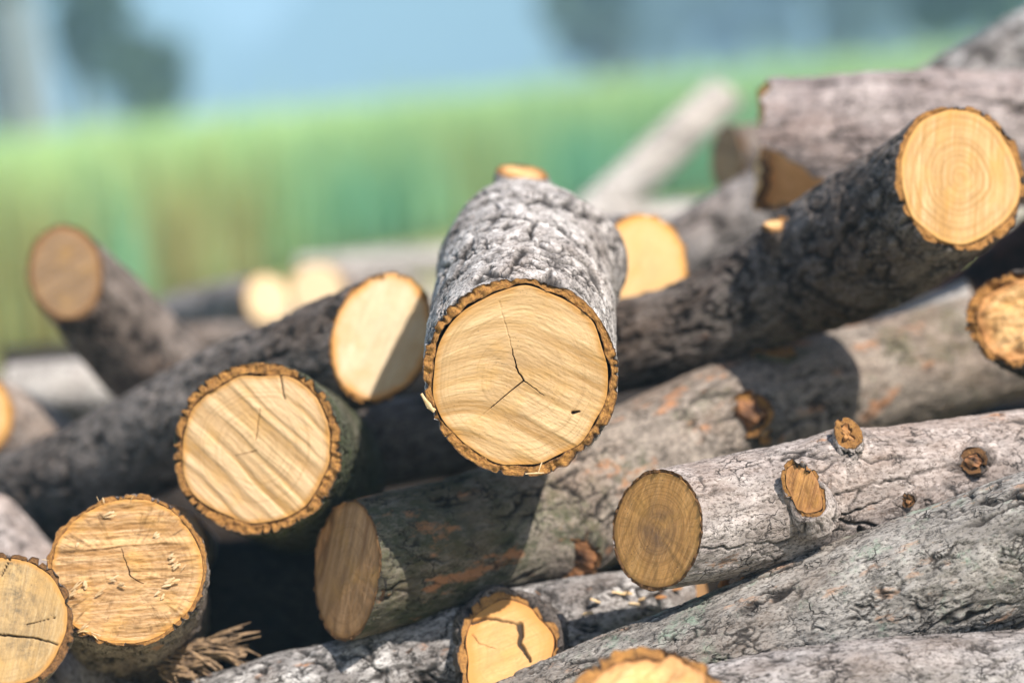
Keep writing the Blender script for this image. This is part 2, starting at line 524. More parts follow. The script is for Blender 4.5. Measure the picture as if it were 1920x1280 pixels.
def tube(parent, origin, name, P, rad, style, res, seed, bmat, rmat, front=None, back=None, nf=None, nb=None,
         bumps=(), clamp=None, reliefk=1.0, lump=0.035, part='cut_face'):
    """A piece of timber: bark surface with a real relief, sawn ends with bark ring, gap and wood face."""
    C, rr, T, si = spline(P, rad, res)
    ns = len(si)
    Rm = float(np.mean(rr))
    nth = max(40, int(2 * math.pi * max(rr) / res))
    th = np.linspace(0, 2 * math.pi, nth, endpoint=False)
    # parallel transport frames
    ref = np.array([0, 0, 1.0])
    n0 = ref - T[0] * (ref @ T[0])
    if np.linalg.norm(n0) < 0.2:
        n0 = np.array([1.0, 0, 0]) - T[0] * T[0][0]
    n0 /= np.linalg.norm(n0)
    N = np.zeros_like(C)
    for i in range(ns):
        n0 = n0 - T[i] * (n0 @ T[i])
        n0 /= np.linalg.norm(n0)
        N[i] = n0
    B = np.cross(T, N)
    ct, st = np.cos(th), np.sin(th)
    D = ct[None, :, None] * N[:, None, :] + st[None, :, None] * B[:, None, :]
    co = np.stack([np.broadcast_to(Rm * ct, (ns, nth)), np.broadcast_to(Rm * st, (ns, nth)), np.broadcast_to(si[:, None], (ns, nth))], -1)
    sd = np.array([seed * 0.531, seed * 0.917, seed * 0.233])
    lowp = co * np.array([9, 9, 5.0]) + sd
    smooth_r = rr[:, None] * (1 + lump * fbm(lowp, 2, seed + 50))
    off, crack, plate = relief(style, co, seed, reliefk)
    base = C[:, None, :] + smooth_r[..., None] * D
    for bp, bh, bs in bumps:
        d = np.linalg.norm(base - np.asarray(bp), axis=-1)
        g = np.exp(-(d / bs) ** 2)
        off = off + bh * g
        smooth_r = smooth_r + 0.0
        crack = np.clip(crack + 0.35 * np.exp(-(d / bs) ** 2) * (fbm(co * 140, 2, seed + 61) > 0.05), 0, 1)
    L = si[-1]

    def slide(vec, i, n, sarr):
        Tn = T[i]
        return -(vec @ n) / (Tn @ n)
    slf = np.zeros((ns, nth))
    slb = np.zeros((ns, nth))
    if nf is not None:
        D0 = D[0]
        t0 = slide(smooth_r[0][:, None] * D0, 0, nf, None)
        ew = front.get('wave', 0.0008) if front else 0.0
        t0 = t0 + ew * fbm(np.stack([ct * 1.6, st * 1.6, np.full(nth, seed * 0.37)], -1), 3, seed + 90)
        wf = np.clip(1 - si / min(L * 0.5, 3.2 * rr[0]), 0, 1) ** 1.3
        slf = wf[:, None] * t0[None, :]
    if nb is not None:
        t1 = slide(smooth_r[-1][:, None] * D[-1], -1, nb, None)
        wb = np.clip(1 - (L - si) / min(L * 0.5, 3.2 * rr[-1]), 0, 1) ** 1.3
        slb = wb[:, None] * t1[None, :]
    sl = slf + slb
    V = C[:, None, :] + (smooth_r + off)[..., None] * D + sl[..., None] * T[:, None, :]
    Vs = C[:, None, :] + smooth_r[..., None] * D + sl[..., None] * T[:, None, :]
    mark = np.zeros((ns, nth), bool)
    if clamp is not None:
        cp, cn = clamp
        dd = (V - cp) @ cn
        mark = dd > 0
        V = V - np.maximum(dd, 0)[..., None] * cn
    verts = [V.reshape(-1, 3)]
    quads = [gridq(ns, nth)]
    mi = [np.zeros(len(quads[0]), np.int32)]
    aco = [(co + sd).reshape(-1, 3)]
    acr = [crack.ravel()]
    apl = [plate.ravel()]
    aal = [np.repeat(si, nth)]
    apc = [np.zeros((ns * nth, 3))]
    nv = ns * nth
    faces = []
    mats = [bmat, rmat]
    if clamp is not None:
        qm = mark.ravel()[quads[0]].all(1)
        mi[0][qm] = 2
        mats.append(clamp_mat)
        apc[0] = V.reshape(-1, 3) - origin
    for which, fp in (('front', front), ('back', back)):
        if fp is None:
            continue
        i = 0 if which == 'front' else -1
        n = (nf if nf is not None else -T[0]) if which == 'front' else (nb if nb is not None else T[-1])
        C0 = C[i]
        E, Es = V[i], Vs[i]
        rloc = np.linalg.norm(Es - C0, axis=1)
        bt = fp.get('bt', 0.009)
        p1 = np.stack([ct * 3.0, st * 3.0, np.full(nth, seed * 0.77 + (3.3 if which == 'back' else 0))], -1)
        kw = 1 - bt / rloc * np.clip(1 + 0.55 * fbm(p1 * 0.45, 2, seed + 70), 0.5, 1.6)
        gapn = fbm(p1 * 1.5, 3, seed + 71)
        gap = fp.get('gap', 0.0013) * np.clip(0.60 + 1.4 * gapn, 0, 1.5) / rloc
        rough = fp.get('rimrough', 0.0012)
        rag = fp.get('ragged', 0.0)
        rows = 8
        I = C0 + (kw + gap)[:, None] * (Es - C0)
        ringV, rc, ra, rp = [], [], [], []
        cr_e = crack[i]
        for j in range(rows):
            t = j / (rows - 1)
            X = E * (1 - t) + I * t
            pp = (X - C0) * 150 + seed
            hz = rough * fbm(pp, 2, seed + 72) * (1.0 if 0 < j else 0.0)
            if rag:
                hz = hz + rag * fbm((X - C0) * 45 + seed, 3, seed + 73)
            hz = hz - 0.003 * cr_e * (1 - t) * (0.3 if j == 0 else 1)
            ringV.append(X + n * np.reshape(hz, (-1, 1)))
            rc.append(np.clip(cr_e * (1.05 - t * 1.9), 0, 1))
            ra.append(aco[0].reshape(ns, nth, 3)[i] + n * 0 + (X - C0) * 0.0 + np.array([0, 0, t * 0.02]))
            rp.append(np.stack([th, np.full(nth, 1 + t), np.zeros(nth)], -1))
        dp = 0.010
        ringV.append(I - n * dp)
        rc.append(np.ones(nth)); ra.append(ra[-1]); rp.append(rp[-1])
        ringV[0] = E.copy()
        q = gridq(rows + 1, nth, True, nv)
        if which == 'front':
            q = q[:, ::-1]
        verts.append(np.concatenate(ringV)); quads.append(q); mi.append(np.ones(len(q), np.int32))
        aco.append(np.concatenate(ra)); acr.append(np.concatenate(rc)); apc.append(np.concatenate(rp)); apl.append(np.zeros((rows + 1) * nth)); aal.append(np.zeros((rows + 1) * nth))
        nv += (rows + 1) * nth
        faces.append((which, fp, n, C0, Es, kw))
    Vall = np.concatenate(verts)
    bark = mesh_obj(name, Vall, np.concatenate(quads), mats, parent, origin,
                    dict(bk=np.concatenate(aco), crack=np.concatenate(acr), pc=np.concatenate(apc), plate=np.concatenate(apl), along=np.concatenate(aal)), np.concatenate(mi))
    fpar = bark if name in ('branch_stub', 'knot') else parent
    for which, fp, n, C0, Es, kw in faces:
        nk = fp.get('nk', 12)
        ks = np.linspace(0, 1, nk)
        X = C0 + (ks[:, None] * kw[None, :])[..., None] * (Es - C0)[None]
        u = (X - C0) @ RT
        v = (X - C0) @ UP
        if abs(n @ F) < 0.25:
            v = (X - C0) @ np.array([0, 0, 1.0]); u = (X - C0) @ np.cross(n, np.array([0, 0, 1.0]))
        a0 = math.radians(fp.get('ang', -25))
        a = u * math.cos(a0) + v * math.sin(a0)
        b = -u * math.sin(a0) + v * math.cos(a0)
        kc = fp.get('curve', 0.0)
        b = b + kc * np.maximum(0, -a - 0.005) ** 2 + fp.get('curve2', 0.0) * a * a
        z0 = np.full(u.shape, seed * 0.613 + 1.7)
        wob = 0.004 * fbm(np.stack([u * 18, v * 18, z0], -1), 2, seed + 80)
        per = fp.get('period', 0.012)
        sw = noise3(np.stack([a * 3, (b + wob * 0.6) / per, z0 * 3], -1), seed + 81) + 0.4 * noise3(np.stack([a * 9, (b + wob) / per * 2.3, z0], -1), seed + 82)
        fade = sstep(-0.3, 0.3, noise3(np.stack([u * 16, v * 16, z0 * 2], -1), seed + 83) + fp.get('sawbias', 0.1))
        if fp.get('low'):
            fade = fade * (0.30 + 0.95 * sstep(0.015, -0.035, v - 0.25 * u)) + 0.1
        saw = np.clip(0.42 + 1.7 * sw * fade, 0, 1)
        h = fp.get('sawamp', 0.0006) * (0.5 - saw)
        h = h + fp.get('rough', 0.00025) * fbm(np.stack([a * 90, b * 420, z0], -1), 3, seed + 84)
        if fp.get('ragged'):
            h = h + fp['ragged'] * 1.6 * fbm(np.stack([a * 25, b * 60, z0], -1), 4, seed + 85) * sstep(0, 0.3, ks)[:, None]
            h = h - fp.get('dish', 0) * ks[:, None] ** 2
        cr = np.zeros(u.shape)
        dpx = topx(C0[None])[2][0]
        cx, cy = topx(C0[None])[0][0], topx(C0[None])[1][0]
        for poly, wd, *st_ in fp.get('cracks', ()):
            pl = [((x - cx) * dpx / FPX, (cy - y) * dpx / FPX) for x, y in poly]
            wig = 0.0008 * fbm(np.stack([u * 160, v * 160, z0], -1), 2, seed + 86)
            dd, tt = segdist(u + wig, v + wig * 0.7, pl)
            ww = wd * (1 - 0.55 * tt)
            m = (1 - sstep(ww * 0.35, ww * 0.8, dd)) * (st_[0] if st_ else 1.0)
            cr = np.maximum(cr, m)
        h = h - 0.004 * cr
        X = X + n * h[..., None]
        last = X[-1] - n * 0.010
        X = np.concatenate([X, last[None]])
        ext = lambda A: np.concatenate([A, A[-1:]])
        rr_ = np.broadcast_to(ks[:, None], u.shape)
        crx = np.concatenate([cr, np.full((1, nth), 0.9)])
        q = gridq(nk + 1, nth)
        if which == 'back':
            q = q[:, ::-1]
        q = q[:, ::-1]
        fcv = np.stack([a, b, z0 * 0.1 + seed], -1)
        pcv = np.stack([np.broadcast_to(np.minimum(th, 2 * math.pi - th)[None], u.shape), rr_, z0], -1)
        # polar coordinate that closes on itself
        pcv = np.stack([np.cos(th)[None] * np.ones((nk, 1)) * 0.5 + seed, rr_, np.sin(th)[None] * np.ones((nk, 1)) * 0.5], -1)
        mesh_obj(part, X.reshape(-1, 3), q, fp['mat'], fpar, origin if fpar is not bark else origin,
                 dict(fc=ext(fcv).reshape(-1, 3), rad=ext(rr_).ravel(), saw=ext(saw).ravel(), crack=crx.ravel(), pc=ext(pcv).reshape(-1, 3)))
    return bark, V


GROUP = 'cut logs in the pile'
LOGV = {}


def make_log(label, path, style, res, seed, bmat, rmat, front=None, back=None, nf=None, nb=None, knots=(), stubs=(), cat='log', name='log', group=GROUP, bumps=(), **kw):
    P = np.array([at(x, y, d) for x, y, d, r in path])
    rad = np.array([r * d / FPX for x, y, d, r in path])
    origin = P.mean(0).copy()
    origin[2] = min(P[:, 2]) - rad.max()
    root = bpy.data.objects.new(name, None)
    root.empty_display_size = 0.05
    COL.objects.link(root)
    root.location = origin
    tag(root, label, cat, group)
    bl = list(bumps)
    for k in knots:
        bl.append((at(*k['pos']), k.get('bh', 0.006), k.get('bs', 0.02)))
    bark, V = tube(root, origin, 'bark', P, rad, style, res, seed, bmat, rmat, front, back, nf, nb, bl, **kw)
    flat = V.reshape(-1, 3)
    px, py, d = topx(flat)
    LOGV[label] = (px, py, d, flat)
    for j, k in enumerate(knots):
        kx, ky = k['pos'][0], k['pos'][1]
        dist = np.hypot(px - kx, py - ky)
        near = np.argsort(dist)[:60]
        i = near[np.argmin(d[near])]
        p = flat[i]
        n = cv(*k['n'])
        r = k['r']
        hgt = k.get('h', 0.006) * 0.8
        axis = cv(*k['axis']) if 'axis' in k else n
        pts = [p + axis * hgt, p - axis * r * 0.4, p - axis * r * 1.6]
        tube(root, origin, 'knot', pts, [r, r * 1.12, r * 1.3], k.get('style', 'plate'), k.get('res', 0.0022), seed * 3 + j + 5, k.get('bark', bmat), k.get('rim', rmat), front=k['face'], nf=n, reliefk=k.get('rk', 1.2), lump=0.5)
    for j, s in enumerate([q_ for q_ in stubs if q_]):
        Pp = np.array([at(x, y, dd) for x, y, dd, r in s['path']])
        rr = np.array([r * dd / FPX for x, y, dd, r in s['path']])
        tube(root, origin, 'branch_stub', Pp, rr, s.get('style', style), s.get('res', res), seed * 5 + j + 3, s.get('bark', bmat), s.get('rim', rmat), front=s['face'], nf=cv(*s['n']), reliefk=s.get('rk', 1.0), lump=s.get('lump', 0.06))
    return root


# ------------------------------------------------------------------ palettes
B_grey = bark_mat('grey_bark', (0.40, 0.365, 0.345), (0.235, 0.21, 0.195), flk=0.06, white=0.7)
B_hero = bark_mat('flaky_grey_bark', (0.56, 0.515, 0.48), (0.31, 0.275, 0.25), flk=0.10, white=1.0, streak=0.3, dirt=0.2, relief_=0.0016)
B_pale = bark_mat('pale_grey_bark', (0.48, 0.42, 0.385), (0.32, 0.27, 0.243), flk=0.28, flake=(0.44, 0.22, 0.11), streak=0.45, white=0.7)
B_pink = bark_mat('pinkish_bark', (0.46, 0.39, 0.365), (0.31, 0.25, 0.235), flk=0.12, flake=(0.36, 0.21, 0.17), streak=0.6)
B_mid = bark_mat('weathered_bark', (0.38, 0.32, 0.265), (0.245, 0.20, 0.165), flk=0.62, moss=0.18, lich=0.25, lichen=(0.25, 0.26, 0.16), flake=(0.42, 0.19, 0.085), streak=0.5, moss_shade_end=0.185)
B_lich = bark_mat('lichen_bark', (0.38, 0.35, 0.315), (0.24, 0.215, 0.19), lich=0.62, lichen=(0.25, 0.34, 0.25), flk=0.55, flake=(0.42, 0.26, 0.17), streak=0.8)
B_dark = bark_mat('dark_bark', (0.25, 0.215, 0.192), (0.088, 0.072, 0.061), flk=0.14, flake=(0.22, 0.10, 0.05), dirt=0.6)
B_moss = bark_mat('mossy_bark', (0.18, 0.175, 0.13), (0.08, 0.078, 0.055), moss=0.8, flk=0.06)
B_brown = bark_mat('brown_bark', (0.33, 0.27, 0.23), (0.21, 0.165, 0.135), flk=0.16, flake=(0.34, 0.18, 0.10), streak=0.3)
B_white = bark_mat('whitish_bark', (0.48, 0.455, 0.435), (0.20, 0.18, 0.17), flk=0.22, streak=1.0, white=0.9)
B_far = bark_mat('dry_pale_bark', (0.50, 0.43, 0.38), (0.39, 0.325, 0.28), flk=0.08, streak=0.2)
B_bare = bark_mat('bare_grey_wood', (0.62, 0.57, 0.52), (0.52, 0.47, 0.42), flk=0.02, streak=0.1, white=0.3, dirt=0.15)
B_low = bark_mat('shade_darkened_bark', (0.065, 0.052, 0.042), (0.032, 0.025, 0.02), flk=0.02, white=0.2)  # bark colour darkened so the gaps low in the pile read as deep shade
B_red = bark_mat('reddish_bark', (0.12, 0.06, 0.045), (0.06, 0.03, 0.025), flk=0.10)
RIM = rim_mat('bark_edge')
RIM_D = rim_mat('dark_bark_edge', (0.36, 0.17, 0.05), (0.13, 0.06, 0.025))
W_main = wood_mat('sawn_wood', (0.77, 0.52, 0.275), (0.45, 0.26, 0.10), stripe=1.0, streak=0.30, spots=0.5, ringy=0.45, heart=(0.38, 0.235, 0.12), hamt=0.55)
W_left = wood_mat('pale_sawn_wood', (0.77, 0.525, 0.295), (0.42, 0.24, 0.09), stripe=1.0, ringy=0.30, spots=0.15, hamt=0.45, heart=(0.44, 0.30, 0.14), streak=0.2)
W_rough = wood_mat('rough_sawn_wood', (0.63, 0.385, 0.175), (0.33, 0.17, 0.055), stripe=0.9, ringy=0.4, rays=0.9, spots=0.6, hamt=0.25, streak=0.8)
W_dirty = wood_mat('dirty_sawn_wood', (0.55, 0.37, 0.17), (0.37, 0.22, 0.085), stripe=0.5, dirt=0.9, spots=0.6, hamt=0.4)
W_bright = wood_mat('bright_sawn_wood', (0.88, 0.69, 0.45), (0.74, 0.52, 0.29), stripe=0.35, spots=0.0, hamt=0.15, streak=0.35, edge=(0.78, 0.34, 0.06), edgew=0.09)
W_gold = wood_mat('golden_sawn_wood', (0.72, 0.45, 0.205), (0.62, 0.345, 0.115), stripe=0.35, spots=0.0, hamt=0.2, streak=0.3, edge=(0.62, 0.29, 0.05), edgew=0.12)
W_stub = wood_mat('orange_sawn_wood', (0.60, 0.355, 0.135), (0.48, 0.24, 0.07), stripe=0.6, spots=0.35, hamt=0.3, streak=0.4, edge=(0.50, 0.22, 0.05), edgew=0.22, dirt=0.25)
W_yell = wood_mat('yellow_sawn_wood', (0.60, 0.39, 0.19), (0.45, 0.235, 0.065), stripe=0.8, ringy=0.75, spots=0.7, hamt=0.75, heart=(0.42, 0.245, 0.095), streak=0.7, dirt=0.25, edge=(0.55, 0.29, 0.08))
W_brown = wood_mat('brown_sawn_wood', (0.54, 0.31, 0.145), (0.27, 0.14, 0.06), stripe=1.0, ringy=0.35, spots=0.4, hamt=0.1, streak=0.6, edge=(0.28, 0.14, 0.05))
W_olive = wood_mat('olive_sawn_wood', (0.74, 0.385, 0.13), (0.43, 0.205, 0.06), stripe=0.4, spots=0.9, hamt=0.9, heart=(0.14, 0.085, 0.06), streak=0.7, ringy=0.6, edge=(0.33, 0.17, 0.05), rays=0.4)
W_stump = wood_mat('weathered_sawn_wood', (0.44, 0.27, 0.14), (0.20, 0.11, 0.05), stripe=0.4, hamt=0.6, dirt=0.6, spots=0, edge=(0.36, 0.18, 0.07), edgew=0.1)
W_torn = wood_mat('torn_wood', (0.74, 0.49, 0.22), (0.50, 0.25, 0.08), stripe=0.7, hamt=0.2, spots=0.1, streak=0.7, edge=(0.46, 0.21, 0.07), edgew=0.2, dirt=0.12)
W_knot = wood_mat('knot_wood', (0.50, 0.25, 0.075), (0.20, 0.08, 0.025), stripe=0.9, hamt=0.3, heart=(0.16, 0.08, 0.03), rays=0.6, streak=0.8, edge=(0.36, 0.17, 0.06), edgew=0.2)
W_hole = wood_mat('rotten_knot_wood', (0.16, 0.07, 0.03), (0.06, 0.03, 0.018), stripe=0.6, hamt=0.95, heart=(0.015, 0.01, 0.008), rays=0.6, edge=(0.34, 0.15, 0.06), edgew=0.35)
W_cream = wood_mat('cream_sawn_wood', (0.82, 0.62, 0.38), (0.70, 0.48, 0.25), stripe=0.3, hamt=0.1, spots=0, streak=0.3, edge=(0.66, 0.40, 0.15))
clamp_mat = plain_mat('notch_wood', (0.90, 0.52, 0.24), (0.66, 0.33, 0.12), 26)
end = lambda m, **k: dict(mat=m, **k)
BK = end(W_brown, nk=6, bt=0.006)

# ------------------------------------------------------------------ the logs
# C: hero log pointing at the camera
make_log('grey log at the centre pointing straight out, pale sawn end with a three-armed crack',
         [(976, 708, 2.56, 186), (978, 592, 2.73, 176), (980, 490, 2.91, 147), (982, 434, 3.04, 106)], 'bigplate', 0.0011, 3, B_hero, RIM, reliefk=0.85,
         front=end(W_main, nk=130, bt=0.0100, gap=0.0021, ang=-27, curve=10.0, low=True, period=0.014, sawamp=0.0007, rimrough=0.0022, sawbias=0.05,
                   cracks=[([(982, 714), (968, 690), (961, 655)], 0.0014), ([(961, 655), (955, 632), (942, 590), (936, 565)], 0.0009, 0.14), ([(982, 714), (955, 735), (920, 765)], 0.0010), ([(920, 765), (896, 786)], 0.0008, 0.14),
                           ([(982, 714), (1005, 730), (1020, 741)], 0.0008), ([(1075, 774), (1086, 772)], 0.0026)]),
         nf=cv(0.0, -0.14, 1), back=BK, bumps=[(at(1112, 470, 2.90), 0.020, 0.055), (at(1125, 550, 2.88), 0.010, 0.05)],
         stubs=[dict(path=[(980, 324, 3.03, 52), (983, 370, 3.03, 64), (985, 430, 3.04, 80)], n=(0.10, 0.94, 0.34), face=end(W_torn, nk=16, bt=0.006, gap=0, ragged=0.003), res=0.0025, lump=0.15)])

make_log('log with a smooth golden cut end tucked behind the right side of the centre log',
         [(1207, 497, 3.14, 98), (1135, 505, 3.32, 98), (1030, 515, 3.58, 98)], 'ridge', 0.003, 7, B_grey, RIM,
         front=end(W_gold, nk=24, bt=0.004, gap=0, ang=60), nf=cv(0.52, 0.12, 0.85), back=BK)

# B: left of centre
make_log('log with broad diagonal saw bands on its pale end, left of the centre log',
         [(482, 840, 2.71, 164), (525, 862, 2.88, 158), (575, 890, 3.12, 150)], 'plate', 0.0015, 11, B_moss, RIM,
         front=end(W_left, nk=90, bt=0.0105, gap=0.0016, ang=-43, period=0.011, sawamp=0.0012, sawbias=0.3, rimrough=0.003,
                   cracks=[([(480, 825), (484, 790), (488, 765)], 0.0010, 0.5), ([(524, 690), (530, 730), (535, 750)], 0.0016, 0.7), ([(480, 845), (440, 855)], 0.0009, 0.35)]),
         nf=cv(-0.22, 0.04, 0.97), back=BK)

# E: long dark log behind B
make_log('long dark log rising from the left edge to a bright sunlit cut end',
         [(716, 632, 2.96, 114), (560, 695, 3.03, 106), (400, 768, 3.12, 104), (200, 870, 3.24, 98), (0, 955, 3.36, 92), (-220, 1040, 3.48, 90)], 'ridge', 0.0024, 17, B_dark, RIM,
         front=end(W_bright, nk=40, bt=0.004, gap=0.0, ang=70, period=0.03, sawamp=0.0003), nf=cv(0.60, -0.10, 0.79), back=BK)

# A: top-left stump end
make_log('short brown log tilted up at the upper left with a weathered cut end',
         [(122, 512, 3.42, 80), (225, 620, 3.50, 92), (330, 735, 3.58, 98), (400, 815, 3.64, 100)], 'ridge', 0.0035, 23, B_brown, RIM_D,
         front=end(W_stump, nk=30, bt=0.005, gap=0.0008, ang=30, rough=0.0008), nf=cv(-0.34, 0.10, 0.93), back=BK, reliefk=0.35)

# D: lower left, chips on its face
rootD = make_log('round log at lower left with pale shreds of wood stuck to its rough end',
         [(238, 1067, 2.62, 149), (246, 1150, 2.90, 140), (250, 1225, 3.15, 132)], 'ridge', 0.0014, 29, B_brown, RIM,
         front=end(W_rough, nk=100, bt=0.0045, gap=0.0006, ang=4, period=0.006, sawamp=0.0020, rough=0.0012, sawbias=0.2, rimrough=0.002,
                   cracks=[([(246, 1080), (233, 1050), (225, 1030)], 0.0008), ([(246, 1080), (270, 1092)], 0.0007)]),
         nf=cv(-0.08, 0.42, 0.90), back=BK)

# G: bottom-left corner
make_log('log in the bottom left corner with a stained end split by a long crack',
         [(0, 1165, 2.50, 134), (-60, 1250, 2.75, 130), (-110, 1330, 3.0, 128)], 'ridge', 0.0016, 31, B_brown, RIM_D,
         front=end(W_dirty, nk=70, bt=0.006, gap=0.0008, ang=80, period=0.02, sawamp=0.0004, rimrough=0.002,
                   cracks=[([(-40, 1180), (0, 1189), (60, 1193), (112, 1206)], 0.0018), ([(0, 1080), (18, 1040)], 0.0008), ([(50, 1170), (110, 1155)], 0.0006)]),
         nf=cv(-0.05, 0.22, 0.97), back=BK)

# G2: pale log under D and G
make_log('pale grey log under the two lower left log ends',
         [(230, 1420, 2.80, 88), (150, 1270, 2.86, 90), (60, 1120, 3.0, 90), (-40, 1000, 3.1, 88)], 'fissure', 0.003, 37, B_pale, RIM, front=BK, back=BK)

# AA: end peeking between D and B
make_log('pinkish brown log end just showing between two round log ends at lower left',
         [(318, 1018, 2.98, 72), (345, 1050, 3.15, 72), (370, 1080, 3.4, 70)], 'fissure', 0.003, 41, B_far, RIM, front=end(W_stump, nk=16, bt=0.004), nf=cv(0.1, 0.2, 0.95), back=BK)

# M: long log under the hero log
make_log('long log under the centre log, brown banded end and mossy shaded bark',
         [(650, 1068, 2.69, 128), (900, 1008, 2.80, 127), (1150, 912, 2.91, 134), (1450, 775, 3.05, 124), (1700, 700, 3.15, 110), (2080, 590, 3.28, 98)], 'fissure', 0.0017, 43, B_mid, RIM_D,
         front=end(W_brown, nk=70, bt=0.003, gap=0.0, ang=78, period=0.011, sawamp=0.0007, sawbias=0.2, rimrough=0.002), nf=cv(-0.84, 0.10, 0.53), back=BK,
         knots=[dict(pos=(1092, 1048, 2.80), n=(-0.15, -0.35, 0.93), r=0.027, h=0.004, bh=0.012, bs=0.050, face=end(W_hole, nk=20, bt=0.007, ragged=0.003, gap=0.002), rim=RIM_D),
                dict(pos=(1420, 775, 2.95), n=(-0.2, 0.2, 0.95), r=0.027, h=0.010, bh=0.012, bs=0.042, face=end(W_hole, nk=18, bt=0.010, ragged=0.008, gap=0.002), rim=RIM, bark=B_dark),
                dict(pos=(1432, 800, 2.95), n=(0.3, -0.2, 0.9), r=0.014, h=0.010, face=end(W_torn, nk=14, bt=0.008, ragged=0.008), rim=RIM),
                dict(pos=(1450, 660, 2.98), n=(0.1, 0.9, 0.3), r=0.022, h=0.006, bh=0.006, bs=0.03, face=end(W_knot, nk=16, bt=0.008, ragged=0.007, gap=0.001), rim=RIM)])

# K: dark log at the right
make_log('dark log on the right with a big round yellow end, rising toward the camera',
         [(1800, 332, 2.77, 136), (1640, 447, 2.90, 138), (1500, 515, 3.00, 116), (1300, 612, 3.05, 88), (1120, 655, 3.08, 89), (900, 662, 3.11, 89)], 'ridge', 0.0019, 47, B_dark, RIM,
         front=end(W_yell, nk=60, bt=0.0065, gap=0.0012, ang=86, period=0.02, sawamp=0.0004, rimrough=0.003), nf=cv(0.33, 0.14, 0.93), back=BK, lump=0.05,
         knots=[dict(pos=(1450, 430, 2.97), n=(-0.3, 0.75, 0.5), r=0.013, h=0.008, bh=0.006, bs=0.03, face=end(W_torn, nk=14, bt=0.006, ragged=0.005), rim=RIM)])

# N: mid-right log with pruned knots
make_log('pale grey log at right with an orange pruned knot and a dull olive cut end',
         [(1232, 992, 2.58, 111), (1500, 942, 2.63, 112), (1800, 890, 2.70, 107), (2150, 842, 2.78, 102)], 'fissure', 0.0013, 53, B_pale, RIM_D,
         front=end(W_olive, nk=90, bt=0.0030, gap=0.0, ang=70, period=0.012, sawamp=0.0003, rimrough=0.0025), nf=cv(-0.74, 0.06, 0.67), back=BK, lump=0.05,
         knots=[dict(pos=(1512, 925, 2.58), n=(0.05, 0.05, 1), axis=(-0.3, 0.70, 0.62), r=0.0175, h=0.012, bh=0.010, bs=0.042, face=end(W_knot, nk=34, bt=0.005, ragged=0.0015, ang=75, period=0.006, gap=0.0008), rim=RIM, res=0.0013),
                dict(pos=(1590, 826, 2.62), n=(0.15, 0.55, 0.8), axis=(0, 0.95, 0.3), r=0.0165, h=0.012, bh=0.010, bs=0.034, face=end(W_knot, nk=26, bt=0.009, ragged=0.006), rim=RIM, res=0.0013),
                dict(pos=(1830, 858, 2.66), n=(-0.2, 0.1, 0.95), r=0.011, h=0.004, bh=0.009, bs=0.026, face=end(W_hole, nk=18, bt=0.006, ragged=0.004), rim=RIM_D, bark=B_dark, res=0.0015),
                dict(pos=(1706, 940, 2.64), n=(-0.2, -0.2, 0.95), r=0.009, h=0.003, bh=0.007, bs=0.024, face=end(W_hole, nk=18, bt=0.005, ragged=0.004), rim=RIM_D, bark=B_dark, res=0.0015)])

# L: big lower right log
make_log('big lichen-spotted grey log across the lower right corner, no cut end showing',
         [(820, 1470, 2.64, 132), (1200, 1308, 2.61, 134), (1480, 1198, 2.59, 136), (1920, 1030, 2.575, 140), (2200, 930, 2.57, 140)], 'furrow', 0.0011, 59, B_lich, RIM, front=BK, back=BK)

# Q: strip along the bottom right
make_log('grey log along the bottom right edge below the lichen-spotted log',
         [(1275, 1350, 2.47, 96), (1600, 1306, 2.48, 104), (1950, 1284, 2.50, 108), (2200, 1268, 2.52, 108)], 'furrow', 0.0016, 61, B_grey, RIM, front=BK, back=BK, reliefk=0.8)

# R: blurred torn end in the foreground
make_log('torn orange log end at the bottom edge, nearest the camera and out of focus',
         [(1222, 1322, 2.28, 150), (1225, 1430, 2.30, 142), (1230, 1560, 2.33, 138)], 'ridge', 0.003, 67, B_brown, RIM,
         front=end(W_torn, nk=40, bt=0.012, ragged=0.008, ang=20, period=0.02), nf=cv(0.02, 0.80, 0.60), back=BK, lump=0.08)

# S: bottom log with sawn branch stub
make_log('grey log at the bottom centre with an orange branch stub split by a crack',
         [(1318, 1132, 2.83, 60), (1150, 1150, 2.78, 78), (950, 1206, 2.75, 92), (700, 1272, 2.73, 90), (430, 1342, 2.74, 88), (250, 1400, 2.75, 84)], 'plate', 0.0017, 71, B_white, RIM,
         front=end(W_brown, nk=14, bt=0.004), nf=cv(0.97, 0.1, 0.2), back=BK,
         stubs=[dict(path=[(950, 1216, 2.655, 100), (948, 1215, 2.70, 112), (945, 1215, 2.75, 112)], n=(0.10, 0.72, 0.69), style='ridge', bark=B_dark, lump=0.22, res=0.0014,
                     face=end(W_stub, nk=70, bt=0.0075, gap=0.0015, ang=20, rough=0.0003, sawamp=0.0003,
                              cracks=[([(975, 1175), (978, 1192), (974, 1205), (988, 1225), (995, 1236)], 0.0048), ([(885, 1170), (915, 1162), (975, 1174)], 0.0028), ([(885, 1190), (900, 1206), (930, 1215)], 0.0007)]))],
         bumps=[(at(950, 1200, 2.70), 0.012, 0.06)])

# P: dark log deep under the hero log
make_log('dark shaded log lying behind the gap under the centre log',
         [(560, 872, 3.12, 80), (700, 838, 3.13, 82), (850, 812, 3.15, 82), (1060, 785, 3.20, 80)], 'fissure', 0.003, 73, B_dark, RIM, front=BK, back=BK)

# T: torn end at right edge
make_log('torn log end with ragged orange wood at the right edge above the long log',
         [(1918, 598, 2.84, 94), (1990, 640, 2.92, 90), (2120, 710, 3.02, 90)], 'ridge', 0.0022, 79, B_dark, RIM,
         front=end(W_torn, nk=50, bt=0.011, ragged=0.006, dish=0.0, ang=30, period=0.015, rimrough=0.006, gap=0.002), nf=cv(-0.25, 0.35, 0.90), back=BK, lump=0.14)

